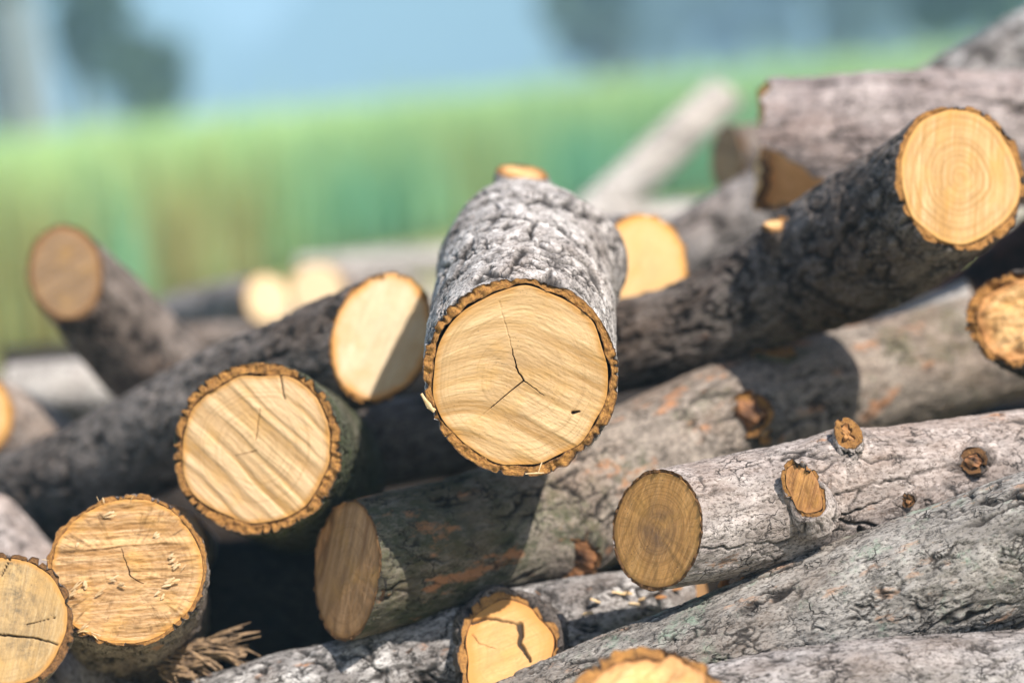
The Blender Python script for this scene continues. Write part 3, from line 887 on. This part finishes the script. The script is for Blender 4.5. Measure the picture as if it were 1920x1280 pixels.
# U: slivers behind K
make_log('pale barkless log showing as a sliver between the dark log and the torn end',
         [(1838, 578, 3.30, 62), (1700, 640, 3.32, 62), (1560, 700, 3.36, 60)], 'fissure', 0.004, 83, B_bare, RIM, front=BK, back=BK, reliefk=0.3)
make_log('reddish dark log behind the torn end at the right edge',
         [(1800, 590, 3.50, 70), (1900, 510, 3.46, 72), (2080, 380, 3.42, 74)], 'ridge', 0.004, 89, B_red, RIM, front=BK, back=BK)

# V: pale log upper right with a notch
make_log('thick pale pinkish log lying level at the upper right with a notched end',
         [(1428, 272, 3.22, 125), (1650, 264, 3.23, 123), (1900, 258, 3.25, 126), (2200, 250, 3.28, 126)], 'fissure', 0.0025, 97, B_pink, RIM,
         front=end(W_gold, nk=14, bt=0.005, wave=0.014), nf=cv(-0.998, 0.05, -0.055), back=BK, reliefk=1.5, lump=0.07, clamp=(at(1470, 318, 3.166), cv(-0.22, -0.74, 0.64)))
# W
make_log('grey log sloping up behind the notched log at the top right corner',
         [(1600, 285, 3.62, 72), (1770, 190, 3.64, 76), (1950, 92, 3.66, 78), (2150, -10, 3.70, 80)], 'ridge', 0.004, 101, B_white, RIM, front=BK, back=BK)
# X
make_log('short brown grey log end behind the left end of the notched log',
         [(1362, 300, 3.85, 66), (1450, 300, 3.95, 68), (1600, 300, 4.1, 68)], 'ridge', 0.005, 103, B_brown, RIM, front=end(W_brown, nk=10, bt=0.004), nf=cv(-0.95, 0.0, 0.3), back=BK)
# Y
make_log('bluish grey log sloping up between the centre log and the notched log',
         [(1530, 325, 3.50, 62), (1430, 385, 3.50, 68), (1320, 455, 3.50, 72), (1180, 540, 3.50, 74), (1050, 610, 3.5, 74)], 'ridge', 0.004, 107, B_grey, RIM, front=BK, back=BK, reliefk=0.6)
# H
make_log('pale log at the left edge with an orange end, behind the long dark log',
         [(-62, 772, 3.44, 84), (40, 830, 3.54, 86), (160, 920, 3.70, 88)], 'fissure', 0.004, 109, B_far, RIM, front=end(W_gold, nk=12, bt=0.005), nf=cv(-0.05, 0.1, 0.99), back=BK)
make_log('cream barkless log behind the pale log at the left edge',
         [(20, 735, 4.05, 52), (130, 728, 4.05, 54), (320, 735, 4.1, 54)], 'fissure', 0.005, 113, B_bare, RIM, front=BK, back=BK, reliefk=0.3)
# far logs
make_log('grey far log with a cream round end, left of its twin end',
         [(502, 562, 4.85, 50), (430, 575, 5.00, 50), (330, 600, 5.2, 50)], 'ridge', 0.006, 127, B_grey, RIM, front=end(W_cream, nk=10, bt=0.003), nf=cv(0.55, 0.12, 0.82), back=BK)
make_log('far log with a light orange round end beside the bright end of the dark log',
         [(592, 545, 5.00, 54), (660, 560, 5.3, 54), (760, 570, 5.6, 54)], 'ridge', 0.006, 131, B_far, RIM, front=end(W_cream, nk=10, bt=0.004), nf=cv(-0.05, 0.15, 0.98), back=BK)
make_log('thin brown far log under the cream round end, mostly hidden',
         [(300, 640, 4.6, 26), (420, 632, 4.6, 26), (560, 640, 4.6, 26)], 'ridge', 0.006, 137, B_brown, RIM, front=BK, back=BK)
make_log('thin pale pole leaning up to the right against the green field',
         [(1362, 172, 5.7, 38), (1250, 277, 5.6, 39), (1120, 398, 5.5, 41), (980, 520, 5.4, 42)], 'fissure', 0.006, 139, B_bare, RIM, front=end(W_cream, nk=8, bt=0.003), nf=cv(0.55, 0.83, -0.1), back=BK, cat='pole', name='pole', group=None, reliefk=0.3)
make_log('thin cream far log lying level behind the centre log',
         [(1040, 412, 4.8, 24), (1200, 405, 4.8, 25), (1380, 402, 4.85, 25)], 'fissure', 0.006, 149, B_bare, RIM, front=BK, back=BK, reliefk=0.3)
make_log('pale far log lying level between the green field and the bright cut end',
         [(560, 505, 6.2, 24), (700, 496, 6.2, 26), (900, 486, 6.2, 26)], 'fissure', 0.007, 151, B_bare, RIM, front=BK, back=BK, reliefk=0.3)

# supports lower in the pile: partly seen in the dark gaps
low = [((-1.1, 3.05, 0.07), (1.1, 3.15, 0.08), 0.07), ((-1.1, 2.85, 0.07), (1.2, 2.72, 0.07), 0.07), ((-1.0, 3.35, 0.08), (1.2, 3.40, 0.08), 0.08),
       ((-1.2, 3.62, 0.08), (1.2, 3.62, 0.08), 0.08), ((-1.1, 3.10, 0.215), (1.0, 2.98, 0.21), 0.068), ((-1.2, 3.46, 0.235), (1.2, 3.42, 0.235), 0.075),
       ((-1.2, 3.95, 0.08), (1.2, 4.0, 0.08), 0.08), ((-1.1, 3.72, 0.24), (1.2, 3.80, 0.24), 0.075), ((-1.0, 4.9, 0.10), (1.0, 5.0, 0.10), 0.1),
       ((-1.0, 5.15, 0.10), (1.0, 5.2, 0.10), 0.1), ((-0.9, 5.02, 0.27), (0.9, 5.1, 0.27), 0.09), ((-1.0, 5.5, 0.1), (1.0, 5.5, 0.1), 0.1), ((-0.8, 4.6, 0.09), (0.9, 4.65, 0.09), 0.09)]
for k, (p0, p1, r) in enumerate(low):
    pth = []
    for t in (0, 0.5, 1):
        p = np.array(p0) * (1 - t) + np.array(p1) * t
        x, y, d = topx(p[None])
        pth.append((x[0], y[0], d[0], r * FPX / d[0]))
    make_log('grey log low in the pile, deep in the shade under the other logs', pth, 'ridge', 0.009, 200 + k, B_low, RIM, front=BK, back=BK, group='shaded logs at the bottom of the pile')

# ------------------------------------------------------------------ splinters
M_spl = plain_mat('pale_splinter_wood', (0.74, 0.56, 0.33), (0.60, 0.38, 0.17), 120, 0.8, 0.0008)
M_spo = plain_mat('orange_splinter_wood', (0.55, 0.27, 0.09), (0.36, 0.15, 0.05), 90, 0.85, 0.0008)
M_spb = plain_mat('bark_strip_wood', (0.34, 0.22, 0.12), (0.10, 0.065, 0.04), 120, 0.9, 0.001)


def sliver(p, d, w, r1, r2, nrm, seed, k=7):
    """tapered, bent, torn strip of wood; returns verts, quads"""
    rg = np.random.default_rng(seed)
    d = d / np.linalg.norm(d)
    s = np.cross(nrm, d); s /= np.linalg.norm(s)
    t = np.linspace(0, 1, k)
    L = w
    bend = rg.normal(0, 0.07)
    V = []
    for a in t:
        c = p + d * L * a + s * bend * L * a * a + nrm * (0.05 * L * math.sin(a * 2.5 + rg.normal(0, .1)))
        wd = r1 * (0.35 + 0.65 * math.sin(math.pi * min(0.97, 0.12 + 0.8 * a))) * (1 + rg.normal(0, 0.18))
        hh = r2 * (1 + rg.normal(0, 0.2)) * (1 - 0.4 * a)
        for x, y in ((-1, -0.4), (-0.3, -1), (0.8, -0.7), (1, 0.2), (0.2, 1), (-0.8, 0.6)):
            V.append(c + s * wd * x + nrm * hh * y)
    V = np.array(V)
    Q = gridq(k, 6)
    return V, Q


def bundle(items):
    Vs, Qs, n = [], [], 0
    for V, Q in items:
        Vs.append(V); Qs.append(Q + n); n += len(V)
    return np.vstack(Vs), np.vstack(Qs)


# shreds on the lower left face: parts of that log
org = np.array(rootD.location)
nD = cv(-0.08, 0.42, 0.90)
Cd = at(238, 1067, 2.62)
for j, (x, y, ln, wd, an) in enumerate([(196, 968, .011, .0020, 8), (206, 966, .007, .0016, 20), (290, 1008, .006, .0018, 40), (318, 1055, .010, .0014, 15), (322, 1062, .008, .0014, 20),
                                        (326, 1068, .009, .0012, 40), (312, 1098, .013, .0028, 25), (305, 1102, .008, .0016, 10), (292, 1118, .006, .0016, 35), (303, 1124, .006, .0016, 60),
                                        (160, 1103, .007, .0026, 70), (135, 1108, .012, .0012, 35), (130, 1120, .009, .0012, 20), (208, 1090, .010, .0013, 22), (222, 1098, .010, .0012, -15),
                                        (180, 1118, .012, .0012, 40), (186, 1112, .009, .0010, 48), (318, 1045, .006, .0014, 5), (145, 1025, .005, .0016, 60), (245, 942, .008, .0007, 75),
                                        (196, 945, .010, .0007, 120), (186, 942, .008, .0006, 130), (148, 1185, .012, .0016, 15), (172, 1188, .012, .0012, -30), (92, 1052, .007, .0008, 160), (340, 1070, .008, .0010, 55)]):
    q = at(x, y, 2.62)
    v = q - CAMP
    p = CAMP + v * (((Cd - CAMP) @ nD) / (v @ nD)) + nD * 0.0012
    a = math.radians(an)
    dr = RT * math.cos(a) + UP * math.sin(a)
    dr = dr - nD * (dr @ nD) + nD * 0.25
    its = []
    for q_ in range(4 if wd > .0011 else 1):
        dj = dr + RT * random.uniform(-.35, .35) + UP * random.uniform(-.35, .35)
        its.append(sliver(p + nD * 0.001 + RT * random.uniform(-.6, .6) * wd + UP * random.uniform(-.8, .8) * wd, dj, ln * random.uniform(.55, 1.1), wd * random.uniform(.35, .75), wd * 0.22, nD, 500 + 7 * j + q_, 6))
    V, Q = bundle(its)
    mesh_obj('splinter', V, Q, M_spl, rootD, org)

# white splinter on the hero rim: belongs to that log
heroes = [o for o in COL.objects if o.get('label', '').startswith('grey log at the centre')][0]
V, Q = bundle([sliver(at(790, 738, 2.552), RT * 0.5 - UP * 0.8, 0.020, 0.0022, 0.0010, cv(-.3, 0, .95), 601, 6),
               sliver(at(801, 764, 2.552), RT * 0.9 - UP * 0.25, 0.008, 0.0012, 0.0008, cv(-.3, 0, .95), 602, 5)])
mesh_obj('splinter', V, Q, M_spl, heroes, np.array(heroes.location))
V, Q = bundle([sliver(at(985, 888, 2.548), RT * 0.95 + UP * 0.12, 0.017, 0.0008, 0.0007, cv(0, -.3, .95), 603, 6), sliver(at(1010, 884, 2.548), RT * 0.2 + UP * 0.9, 0.009, 0.0007, 0.0006, cv(0, -.3, .95), 604, 5)])
mesh_obj('splinter', V, Q, M_spl, heroes, np.array(heroes.location))

# shredded strip of bark lying in the gap at lower left
items = []
for j in range(95):
    f = random.random()
    x0, y0 = 296 + 110 * f + random.uniform(-10, 10), 1252 - 46 * f + random.uniform(-22, 26)
    d = RT * random.uniform(0.75, 1) + UP * random.gauss(-0.2, 0.35) - F * random.uniform(-.2, .3)
    items.append(sliver(at(x0, y0, 2.73 + 0.03 * random.random()), d, random.uniform(0.015, 0.050), random.uniform(0.0005, 0.0022), random.uniform(0.0003, 0.0010), cv(0.1, 0.75, 0.65), 700 + j, 9))
for j in range(16):
    f = random.random()
    x0, y0 = 300 + 120 * f, 1262 - 48 * f + random.uniform(-16, 14)
    d = RT * random.uniform(0.5, 1) + UP * random.uniform(-0.9, 0.5) - F * random.uniform(-.5, .5)
    items.append(sliver(at(x0, y0, 2.735 + 0.02 * random.random()), d, random.uniform(0.016, 0.034), random.uniform(0.004, 0.008), random.uniform(0.0006, 0.0012), cv(random.uniform(-.5, .5), 0.75, 0.65), 1700 + j, 9))
V, Q = bundle(items)
o = mesh_obj('bark_strip', V, Q, M_spb, None, tuple(at(390, 1230, 2.8)))
o.location = at(390, 1230, 2.8)
tag(o, 'shredded brown strip of bark in the dark gap at the lower left', 'bark')

# wedge splinter under N
for lab, x0, y0, x1, y1, wd, sd in (('upright orange splinter of wood below the olive cut end, the wider one', 1346, 1150, 1358, 1078, 0.0075, 801), ('slim orange splinter leaning right below the pale grey log', 1372, 1140, 1392, 1080, 0.0035, 802)):
    p0, p1 = at(x0, y0, 2.66), at(x1, y1, 2.66)
    V, Q = sliver(p0, p1 - p0, np.linalg.norm(p1 - p0), wd, 0.004, cv(0, 0, 1), sd, 8)
    o = mesh_obj('wood_splinter', V, Q, M_spo, None, tuple(p0))
    o.location = p0
    tag(o, lab, 'splinter')

# loose chips lying on the bark of the bottom centre log
px, py, d, flat = LOGV['grey log at the bottom centre with an orange branch stub split by a crack']
for j in range(16):
    kx, ky = random.uniform(1010, 1290), 0
    ky = 1140 - (kx - 1150) * 0.12 + random.uniform(-45, 25)
    near = np.argsort(np.hypot(px - kx, py - ky))[:40]
    i = near[np.argmin(d[near])]
    a = random.uniform(0, 3.1)
    V, Q = sliver(flat[i] + UP * 0.0014, RT * math.cos(a) + UP * 0.4 * math.sin(a) - F * math.sin(a), random.uniform(.006, .013), random.uniform(.0010, .0026), .0007, cv(0, .75, .65), 900 + j, 6)
    o = mesh_obj('wood_chip', V, Q, M_spl if j % 3 else M_spo, None, tuple(flat[i]))
    o.location = flat[i]
    tag(o, 'tiny loose wood chip lying on the rough bark right of the branch stub', 'wood chip', 'loose chips on the bottom centre log')

# ------------------------------------------------------------------ ground, field, hills
b = NB('dry_ground')
tc = b.n('ShaderNodeTexCoord').outputs['Object']
g1 = b.noise(tc, 0.55, 5, 0.6)
g2 = b.noise(tc, 9, 6, 0.7)
c = b.mix(b.rmp(g2, 0.35, 0.7), (0.46, 0.40, 0.32), (0.30, 0.25, 0.19))
c = b.mix(b.rmp(g1, 0.44, 0.56), c, (0.30, 0.31, 0.085))
b.l(c, b.b.inputs['Base Color'])
b.b.inputs['Roughness'].default_value = 0.95
b.l(b.bump(g2, 0.7, 0.03), b.b.inputs['Normal'])
GN = 60
gx, gy = np.meshgrid(np.linspace(-700, 700, GN), np.linspace(-60, 900, GN))
gv = np.stack([gx, gy, np.zeros_like(gx)], -1).reshape(-1, 3)
tag(mesh_obj('ground', gv, gridq(GN, GN, False), b.m), kind='structure')

# tall green crop: front edge runs obliquely away to the right
b = NB('crop_blades')
hh = b.attr('hfrac').outputs['Fac']
rv = b.attr('rnd').outputs['Fac']
c = b.mix(rv, (0.22, 0.51, 0.35), (0.45, 0.61, 0.26))
c = b.mix(b.rmp(rv, 0.78, 0.95), c, (0.46, 0.42, 0.17))
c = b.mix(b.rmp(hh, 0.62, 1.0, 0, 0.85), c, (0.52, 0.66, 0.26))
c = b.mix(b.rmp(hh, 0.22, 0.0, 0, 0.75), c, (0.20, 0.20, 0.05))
b.l(c, b.b.inputs['Base Color'])
b.b.inputs['Roughness'].default_value = 0.6
tr = b.n('ShaderNodeBsdfTranslucent')
b.l(c, tr.inputs['Color'])
mx = b.n('ShaderNodeMixShader')
mx.inputs[0].default_value = 0.5
b.l(b.b.outputs[0], mx.inputs[1])
b.l(tr.outputs[0], mx.inputs[2])
b.l(mx.outputs[0], b.t.nodes['Material Output'].inputs['Surface'])
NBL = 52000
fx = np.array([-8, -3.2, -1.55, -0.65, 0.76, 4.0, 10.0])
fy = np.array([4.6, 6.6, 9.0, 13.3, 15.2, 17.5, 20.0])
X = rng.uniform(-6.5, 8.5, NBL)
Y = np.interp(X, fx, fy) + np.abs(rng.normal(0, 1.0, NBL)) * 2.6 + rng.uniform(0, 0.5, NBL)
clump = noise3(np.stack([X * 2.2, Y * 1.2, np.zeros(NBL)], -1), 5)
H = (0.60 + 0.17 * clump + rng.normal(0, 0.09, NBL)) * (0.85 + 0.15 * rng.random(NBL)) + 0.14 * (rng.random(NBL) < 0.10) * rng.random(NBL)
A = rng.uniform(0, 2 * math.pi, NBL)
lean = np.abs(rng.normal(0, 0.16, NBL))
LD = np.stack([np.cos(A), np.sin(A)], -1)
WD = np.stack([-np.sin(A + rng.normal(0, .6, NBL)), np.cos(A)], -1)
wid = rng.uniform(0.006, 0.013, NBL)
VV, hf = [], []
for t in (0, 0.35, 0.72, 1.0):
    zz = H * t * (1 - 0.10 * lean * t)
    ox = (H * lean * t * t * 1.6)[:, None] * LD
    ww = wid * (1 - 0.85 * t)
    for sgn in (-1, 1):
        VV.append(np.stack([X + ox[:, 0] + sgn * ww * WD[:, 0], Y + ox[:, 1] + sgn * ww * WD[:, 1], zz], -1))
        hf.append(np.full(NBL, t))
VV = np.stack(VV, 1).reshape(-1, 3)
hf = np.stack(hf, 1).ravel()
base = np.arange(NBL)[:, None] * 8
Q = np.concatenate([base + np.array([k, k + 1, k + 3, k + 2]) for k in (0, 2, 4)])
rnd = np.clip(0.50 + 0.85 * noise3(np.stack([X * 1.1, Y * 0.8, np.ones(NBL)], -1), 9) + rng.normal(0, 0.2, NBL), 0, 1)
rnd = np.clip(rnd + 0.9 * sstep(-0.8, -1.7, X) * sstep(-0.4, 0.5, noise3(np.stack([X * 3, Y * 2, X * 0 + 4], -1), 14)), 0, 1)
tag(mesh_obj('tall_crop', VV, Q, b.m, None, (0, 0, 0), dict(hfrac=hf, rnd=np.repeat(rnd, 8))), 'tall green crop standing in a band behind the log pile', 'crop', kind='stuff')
# second, thinner belt further back fills the field to the trees
b2 = NB('field_green')
tc = b2.n('ShaderNodeTexCoord').outputs['Object']
c = b2.mix(b2.rmp(b2.noise(tc, 1.2, 5, 0.6), 0.35, 0.65), (0.24, 0.46, 0.16), (0.36, 0.54, 0.17))
b2.l(c, b2.b.inputs['Base Color'])
b2.b.inputs['Roughness'].default_value = 0.9
nx, ny = 90, 60
X2, Y2 = np.meshgrid(np.linspace(-34, 40, nx), np.linspace(0, 1, ny))
Y2 = np.interp(X2, np.concatenate([[-40], fx, [60]]), np.concatenate([[5.0], fy, [30]])) + 2.2 + Y2 * 50
Z2 = 0.56 + 0.09 * fbm(np.stack([X2 * 1.5, Y2 * 1.5, X2 * 0], -1), 3, 12)
Z2[0] = 0.02; Z2[-1] = 0.0; Z2[:, 0] = 0.0; Z2[:, -1] = 0.0
tag(mesh_obj('field', np.stack([X2, Y2, Z2], -1).reshape(-1, 3), gridq(ny, nx, False), b2.m), kind='structure')

# wooded hills in the haze
bh = NB('wooded_hill')
tc = bh.n('ShaderNodeTexCoord').outputs['Object']
c = bh.mix(bh.rmp(bh.noise(tc, 0.25, 6, 0.7), 0.35, 0.65), (0.035, 0.07, 0.03), (0.075, 0.12, 0.05))
bh.l(c, bh.b.inputs['Base Color'])
bh.b.inputs['Roughness'].default_value = 0.95
nx, ny = 160, 24
hx = np.linspace(-220, 220, nx)
t = np.linspace(0, 1, ny)
crest = 17.5 + 0 * hx + 3.0 * np.sin(hx * 0.021 + 0.6) + 1.6 * np.sin(hx * 0.063) - 11.0 * np.exp(-((hx + 21.5) / 7.5) ** 2)
HZ = crest[None, :] * np.sin(t * math.pi / 2)[:, None] ** 0.8
HX = np.broadcast_to(hx, HZ.shape)
HY = 215 + t[:, None] * 55 + 0 * HX
HZ = HZ + 0.8 * fbm(np.stack([HX * 0.4, HY * 0.4, HX * 0], -1), 3, 33) * t[:, None]
hv = np.stack([HX, HY, HZ], -1) * np.array([2.2, 2.2, 2.2])
back = hv[::-1].copy(); back[..., 1] = 2 * 270.5 * 2.2 - back[..., 1]
hv = np.concatenate([hv, back])
tag(mesh_obj('hills', hv.reshape(-1, 3), gridq(2 * ny, nx, False), bh.m), kind='structure')

# ------------------------------------------------------------------ trees
M_leafd = plain_mat('dark_leaves', (0.035, 0.075, 0.035), (0.06, 0.11, 0.045), 3, 0.7)
M_leafm = plain_mat('green_leaves', (0.05, 0.10, 0.05), (0.09, 0.15, 0.06), 3, 0.7)
M_trunkp = plain_mat('pale_trunk', (0.24, 0.245, 0.25), (0.15, 0.15, 0.155), 5, 0.9)
M_trunkd = plain_mat('dark_trunk', (0.10, 0.085, 0.075), (0.06, 0.05, 0.045), 5, 0.9)


def tree(label, px, dist, height, tr, leaf, trunk, seed, crown=(1.6, 2.6), base=0.35, nleaf=1500, ls=0.22, cat='tree', name='tree', lean=0.0, group=None):
    rg = np.random.default_rng(seed)
    p = at(px, 160, dist)
    p[2] = 0
    root = bpy.data.objects.new(name, None)
    COL.objects.link(root)
    root.location = p
    tag(root, label, cat, group)
    items = []
    def limb(a, b_, r0, r1, k=8):
        pts = np.array([a + (b_ - a) * t + np.array([rg.normal(0, .02), rg.normal(0, .02), 0]) * (height / 6) * math.sin(t * 3) for t in np.linspace(0, 1, k)])
        V = []
        for i, q in enumerate(pts):
            r = r0 + (r1 - r0) * i / (k - 1)
            if i == 0:
                r *= 1.35
            for a_ in np.linspace(0, 2 * math.pi, 10, endpoint=False):
                V.append(q + np.array([math.cos(a_), math.sin(a_), 0]) * r * (1 + rg.normal(0, .04)))
        return np.array(V), gridq(k, 10)
    topp = np.array([lean * height, 0, height * 0.92])
    items.append(limb(np.zeros(3), topp, tr, tr * 0.25, 12))
    blobs = []
    nb_ = 9
    for j in range(nb_):
        f = base + (0.95 - base) * (j + 0.5) / nb_
        a_ = rg.uniform(0, 6.28)
        st = topp * f
        ext = crown[0] * (1.0 - 0.55 * abs(f - 0.55)) * rg.uniform(0.5, 0.95)
        en = st + np.array([math.cos(a_) * ext, math.sin(a_) * ext, height * 0.07])
        items.append(limb(st, en, tr * 0.32, tr * 0.08, 5))
        blobs.append((en, ext * rg.uniform(0.55, 0.85)))
        blobs.append((st + np.array([0, 0, height * 0.05]), ext * 0.5))
    V, Q = bundle(items)
    mesh_obj('trunk', V, Q, trunk, root)
    cs = []
    per = nleaf // len(blobs)
    for c_, r_ in blobs:
        d = rg.normal(0, 1, (per, 3)); d /= np.linalg.norm(d, axis=1)[:, None]
        cs.append(c_ + d * (r_ * rg.random(per) ** 0.45)[:, None] * np.array([1, 1, 0.8]))
    cs = np.vstack(cs)
    n = len(cs)
    a1 = rg.normal(0, 1, (n, 3)); a1 /= np.linalg.norm(a1, axis=1)[:, None]
    a2 = np.cross(a1, rg.normal(0, 1, (n, 3))); a2 /= np.linalg.norm(a2, axis=1)[:, None]
    sz = ls * rg.uniform(0.6, 1.3, n)[:, None]
    V = np.stack([cs - a1 * sz, cs - a2 * sz * .5, cs + a1 * sz, cs + a2 * sz * .5], 1).reshape(-1, 3)
    V[:, 2] = np.maximum(V[:, 2], 0.02)
    mesh_obj('crown', V, np.arange(n * 4).reshape(-1, 4), leaf, root, smooth=False)
    return root


tree('pale thick trunk of a tree at the far left beyond the field', 55, 40, 9.0, 0.30, M_leafm, M_trunkp, 1, (2.2, 3), 0.42, 1500, lean=-0.03)
tree('dark slim tree trunk on the far left edge beyond the field', -15, 44, 8.5, 0.20, M_leafd, M_trunkd, 2, (1.8, 3), 0.35, 1500)
tree('dark leafy tree right of the pale trunk at the top left', 150, 52, 8.5, 0.16, M_leafd, M_trunkd, 3, (1.1, 3), 0.14, 2600)
tree('dark green bush standing alone beyond the field at the upper left', 280, 50, 2.3, 0.06, M_leafd, M_trunkd, 4, (0.95, 1.5), 0.22, 1500, 0.16, 'bush', 'bush')
FAR = 'trees in the far row'
tree('dark slim tree at the left end of the far row on the right', 1150, 75, 10, 0.42, M_leafd, M_trunkd, 5, (1.5, 3), 0.04, 2600, 0.4, group=FAR)
tree('blue green tree second in the far row on the right', 1275, 170, 14, 0.4, M_leafm, M_trunkd, 6, (3.2, 3), 0.03, 2200, 0.5, group=FAR)
tree('hazy tree in the middle of the far row behind the leaning pole', 1420, 190, 14, 0.4, M_leafm, M_trunkd, 7, (3.2, 3), 0.04, 2200, 0.5, group=FAR)
tree('dark tree in the far row above the end of the notched log', 1570, 100, 12, 0.5, M_leafd, M_trunkd, 8, (2.4, 3), 0.03, 3000, 0.4, group=FAR)
tree('blue green tree in the far row above the middle of the notched log', 1700, 170, 14, 0.4, M_leafm, M_trunkd, 9, (3.4, 3), 0.03, 2400, 0.5, group=FAR)
tree('hazy tree of the far row just right of the dark slim tree', 1210, 150, 14, 0.4, M_leafd, M_trunkd, 15, (2.7, 3), 0.02, 4200, 0.45, group=FAR)
tree('hazy tree of the far row beside the top of the leaning pole', 1345, 158, 14, 0.4, M_leafd, M_trunkd, 16, (2.7, 3), 0.02, 4200, 0.45, group=FAR)
tree('hazy tree of the far row left of the dark tree over the notched log', 1490, 154, 14, 0.4, M_leafd, M_trunkd, 17, (2.7, 3), 0.02, 4200, 0.45, group=FAR)
tree('hazy tree of the far row right of the dark tree over the notched log', 1635, 158, 14, 0.4, M_leafd, M_trunkd, 18, (2.7, 3), 0.02, 4200, 0.45, group=FAR)
tree('hazy tree of the far row left of the darkest corner tree', 1780, 154, 14, 0.4, M_leafd, M_trunkd, 19, (2.7, 3), 0.02, 4200, 0.45, group=FAR)
tree('darkest tree of the far row in the top right corner', 1885, 55, 10, 0.42, M_leafd, M_trunkd, 10, (2.4, 3), 0.03, 4200, 0.35, group=FAR)

# ------------------------------------------------------------------ air
hv = NB('haze_air')
hv.t.nodes.remove(hv.b)
pv = hv.n('ShaderNodeVolumePrincipled')
pv.inputs['Color'].default_value = (0.47, 0.78, 1.0, 1)
pv.inputs['Density'].default_value = 0.0036
pv.inputs['Anisotropy'].default_value = -0.35
hv.l(pv.outputs[0], hv.t.nodes['Material Output'].inputs['Volume'])
x0, x1, y0, y1, z0, z1 = -720, 720, -80, 920, -1.0, 54.0
V = np.array([(x, y, z) for z in (z0, z1) for y in (y0, y1) for x in (x0, x1)], float)
Q = np.array([(0, 2, 3, 1), (4, 5, 7, 6), (0, 1, 5, 4), (2, 6, 7, 3), (0, 4, 6, 2), (1, 3, 7, 5)])
tag(mesh_obj('haze', V, Q, hv.m, smooth=False), 'thin blue haze in the air over the field', 'haze', kind='stuff')
S.cycles.volume_max_steps = 64
S.cycles.max_bounces = 6
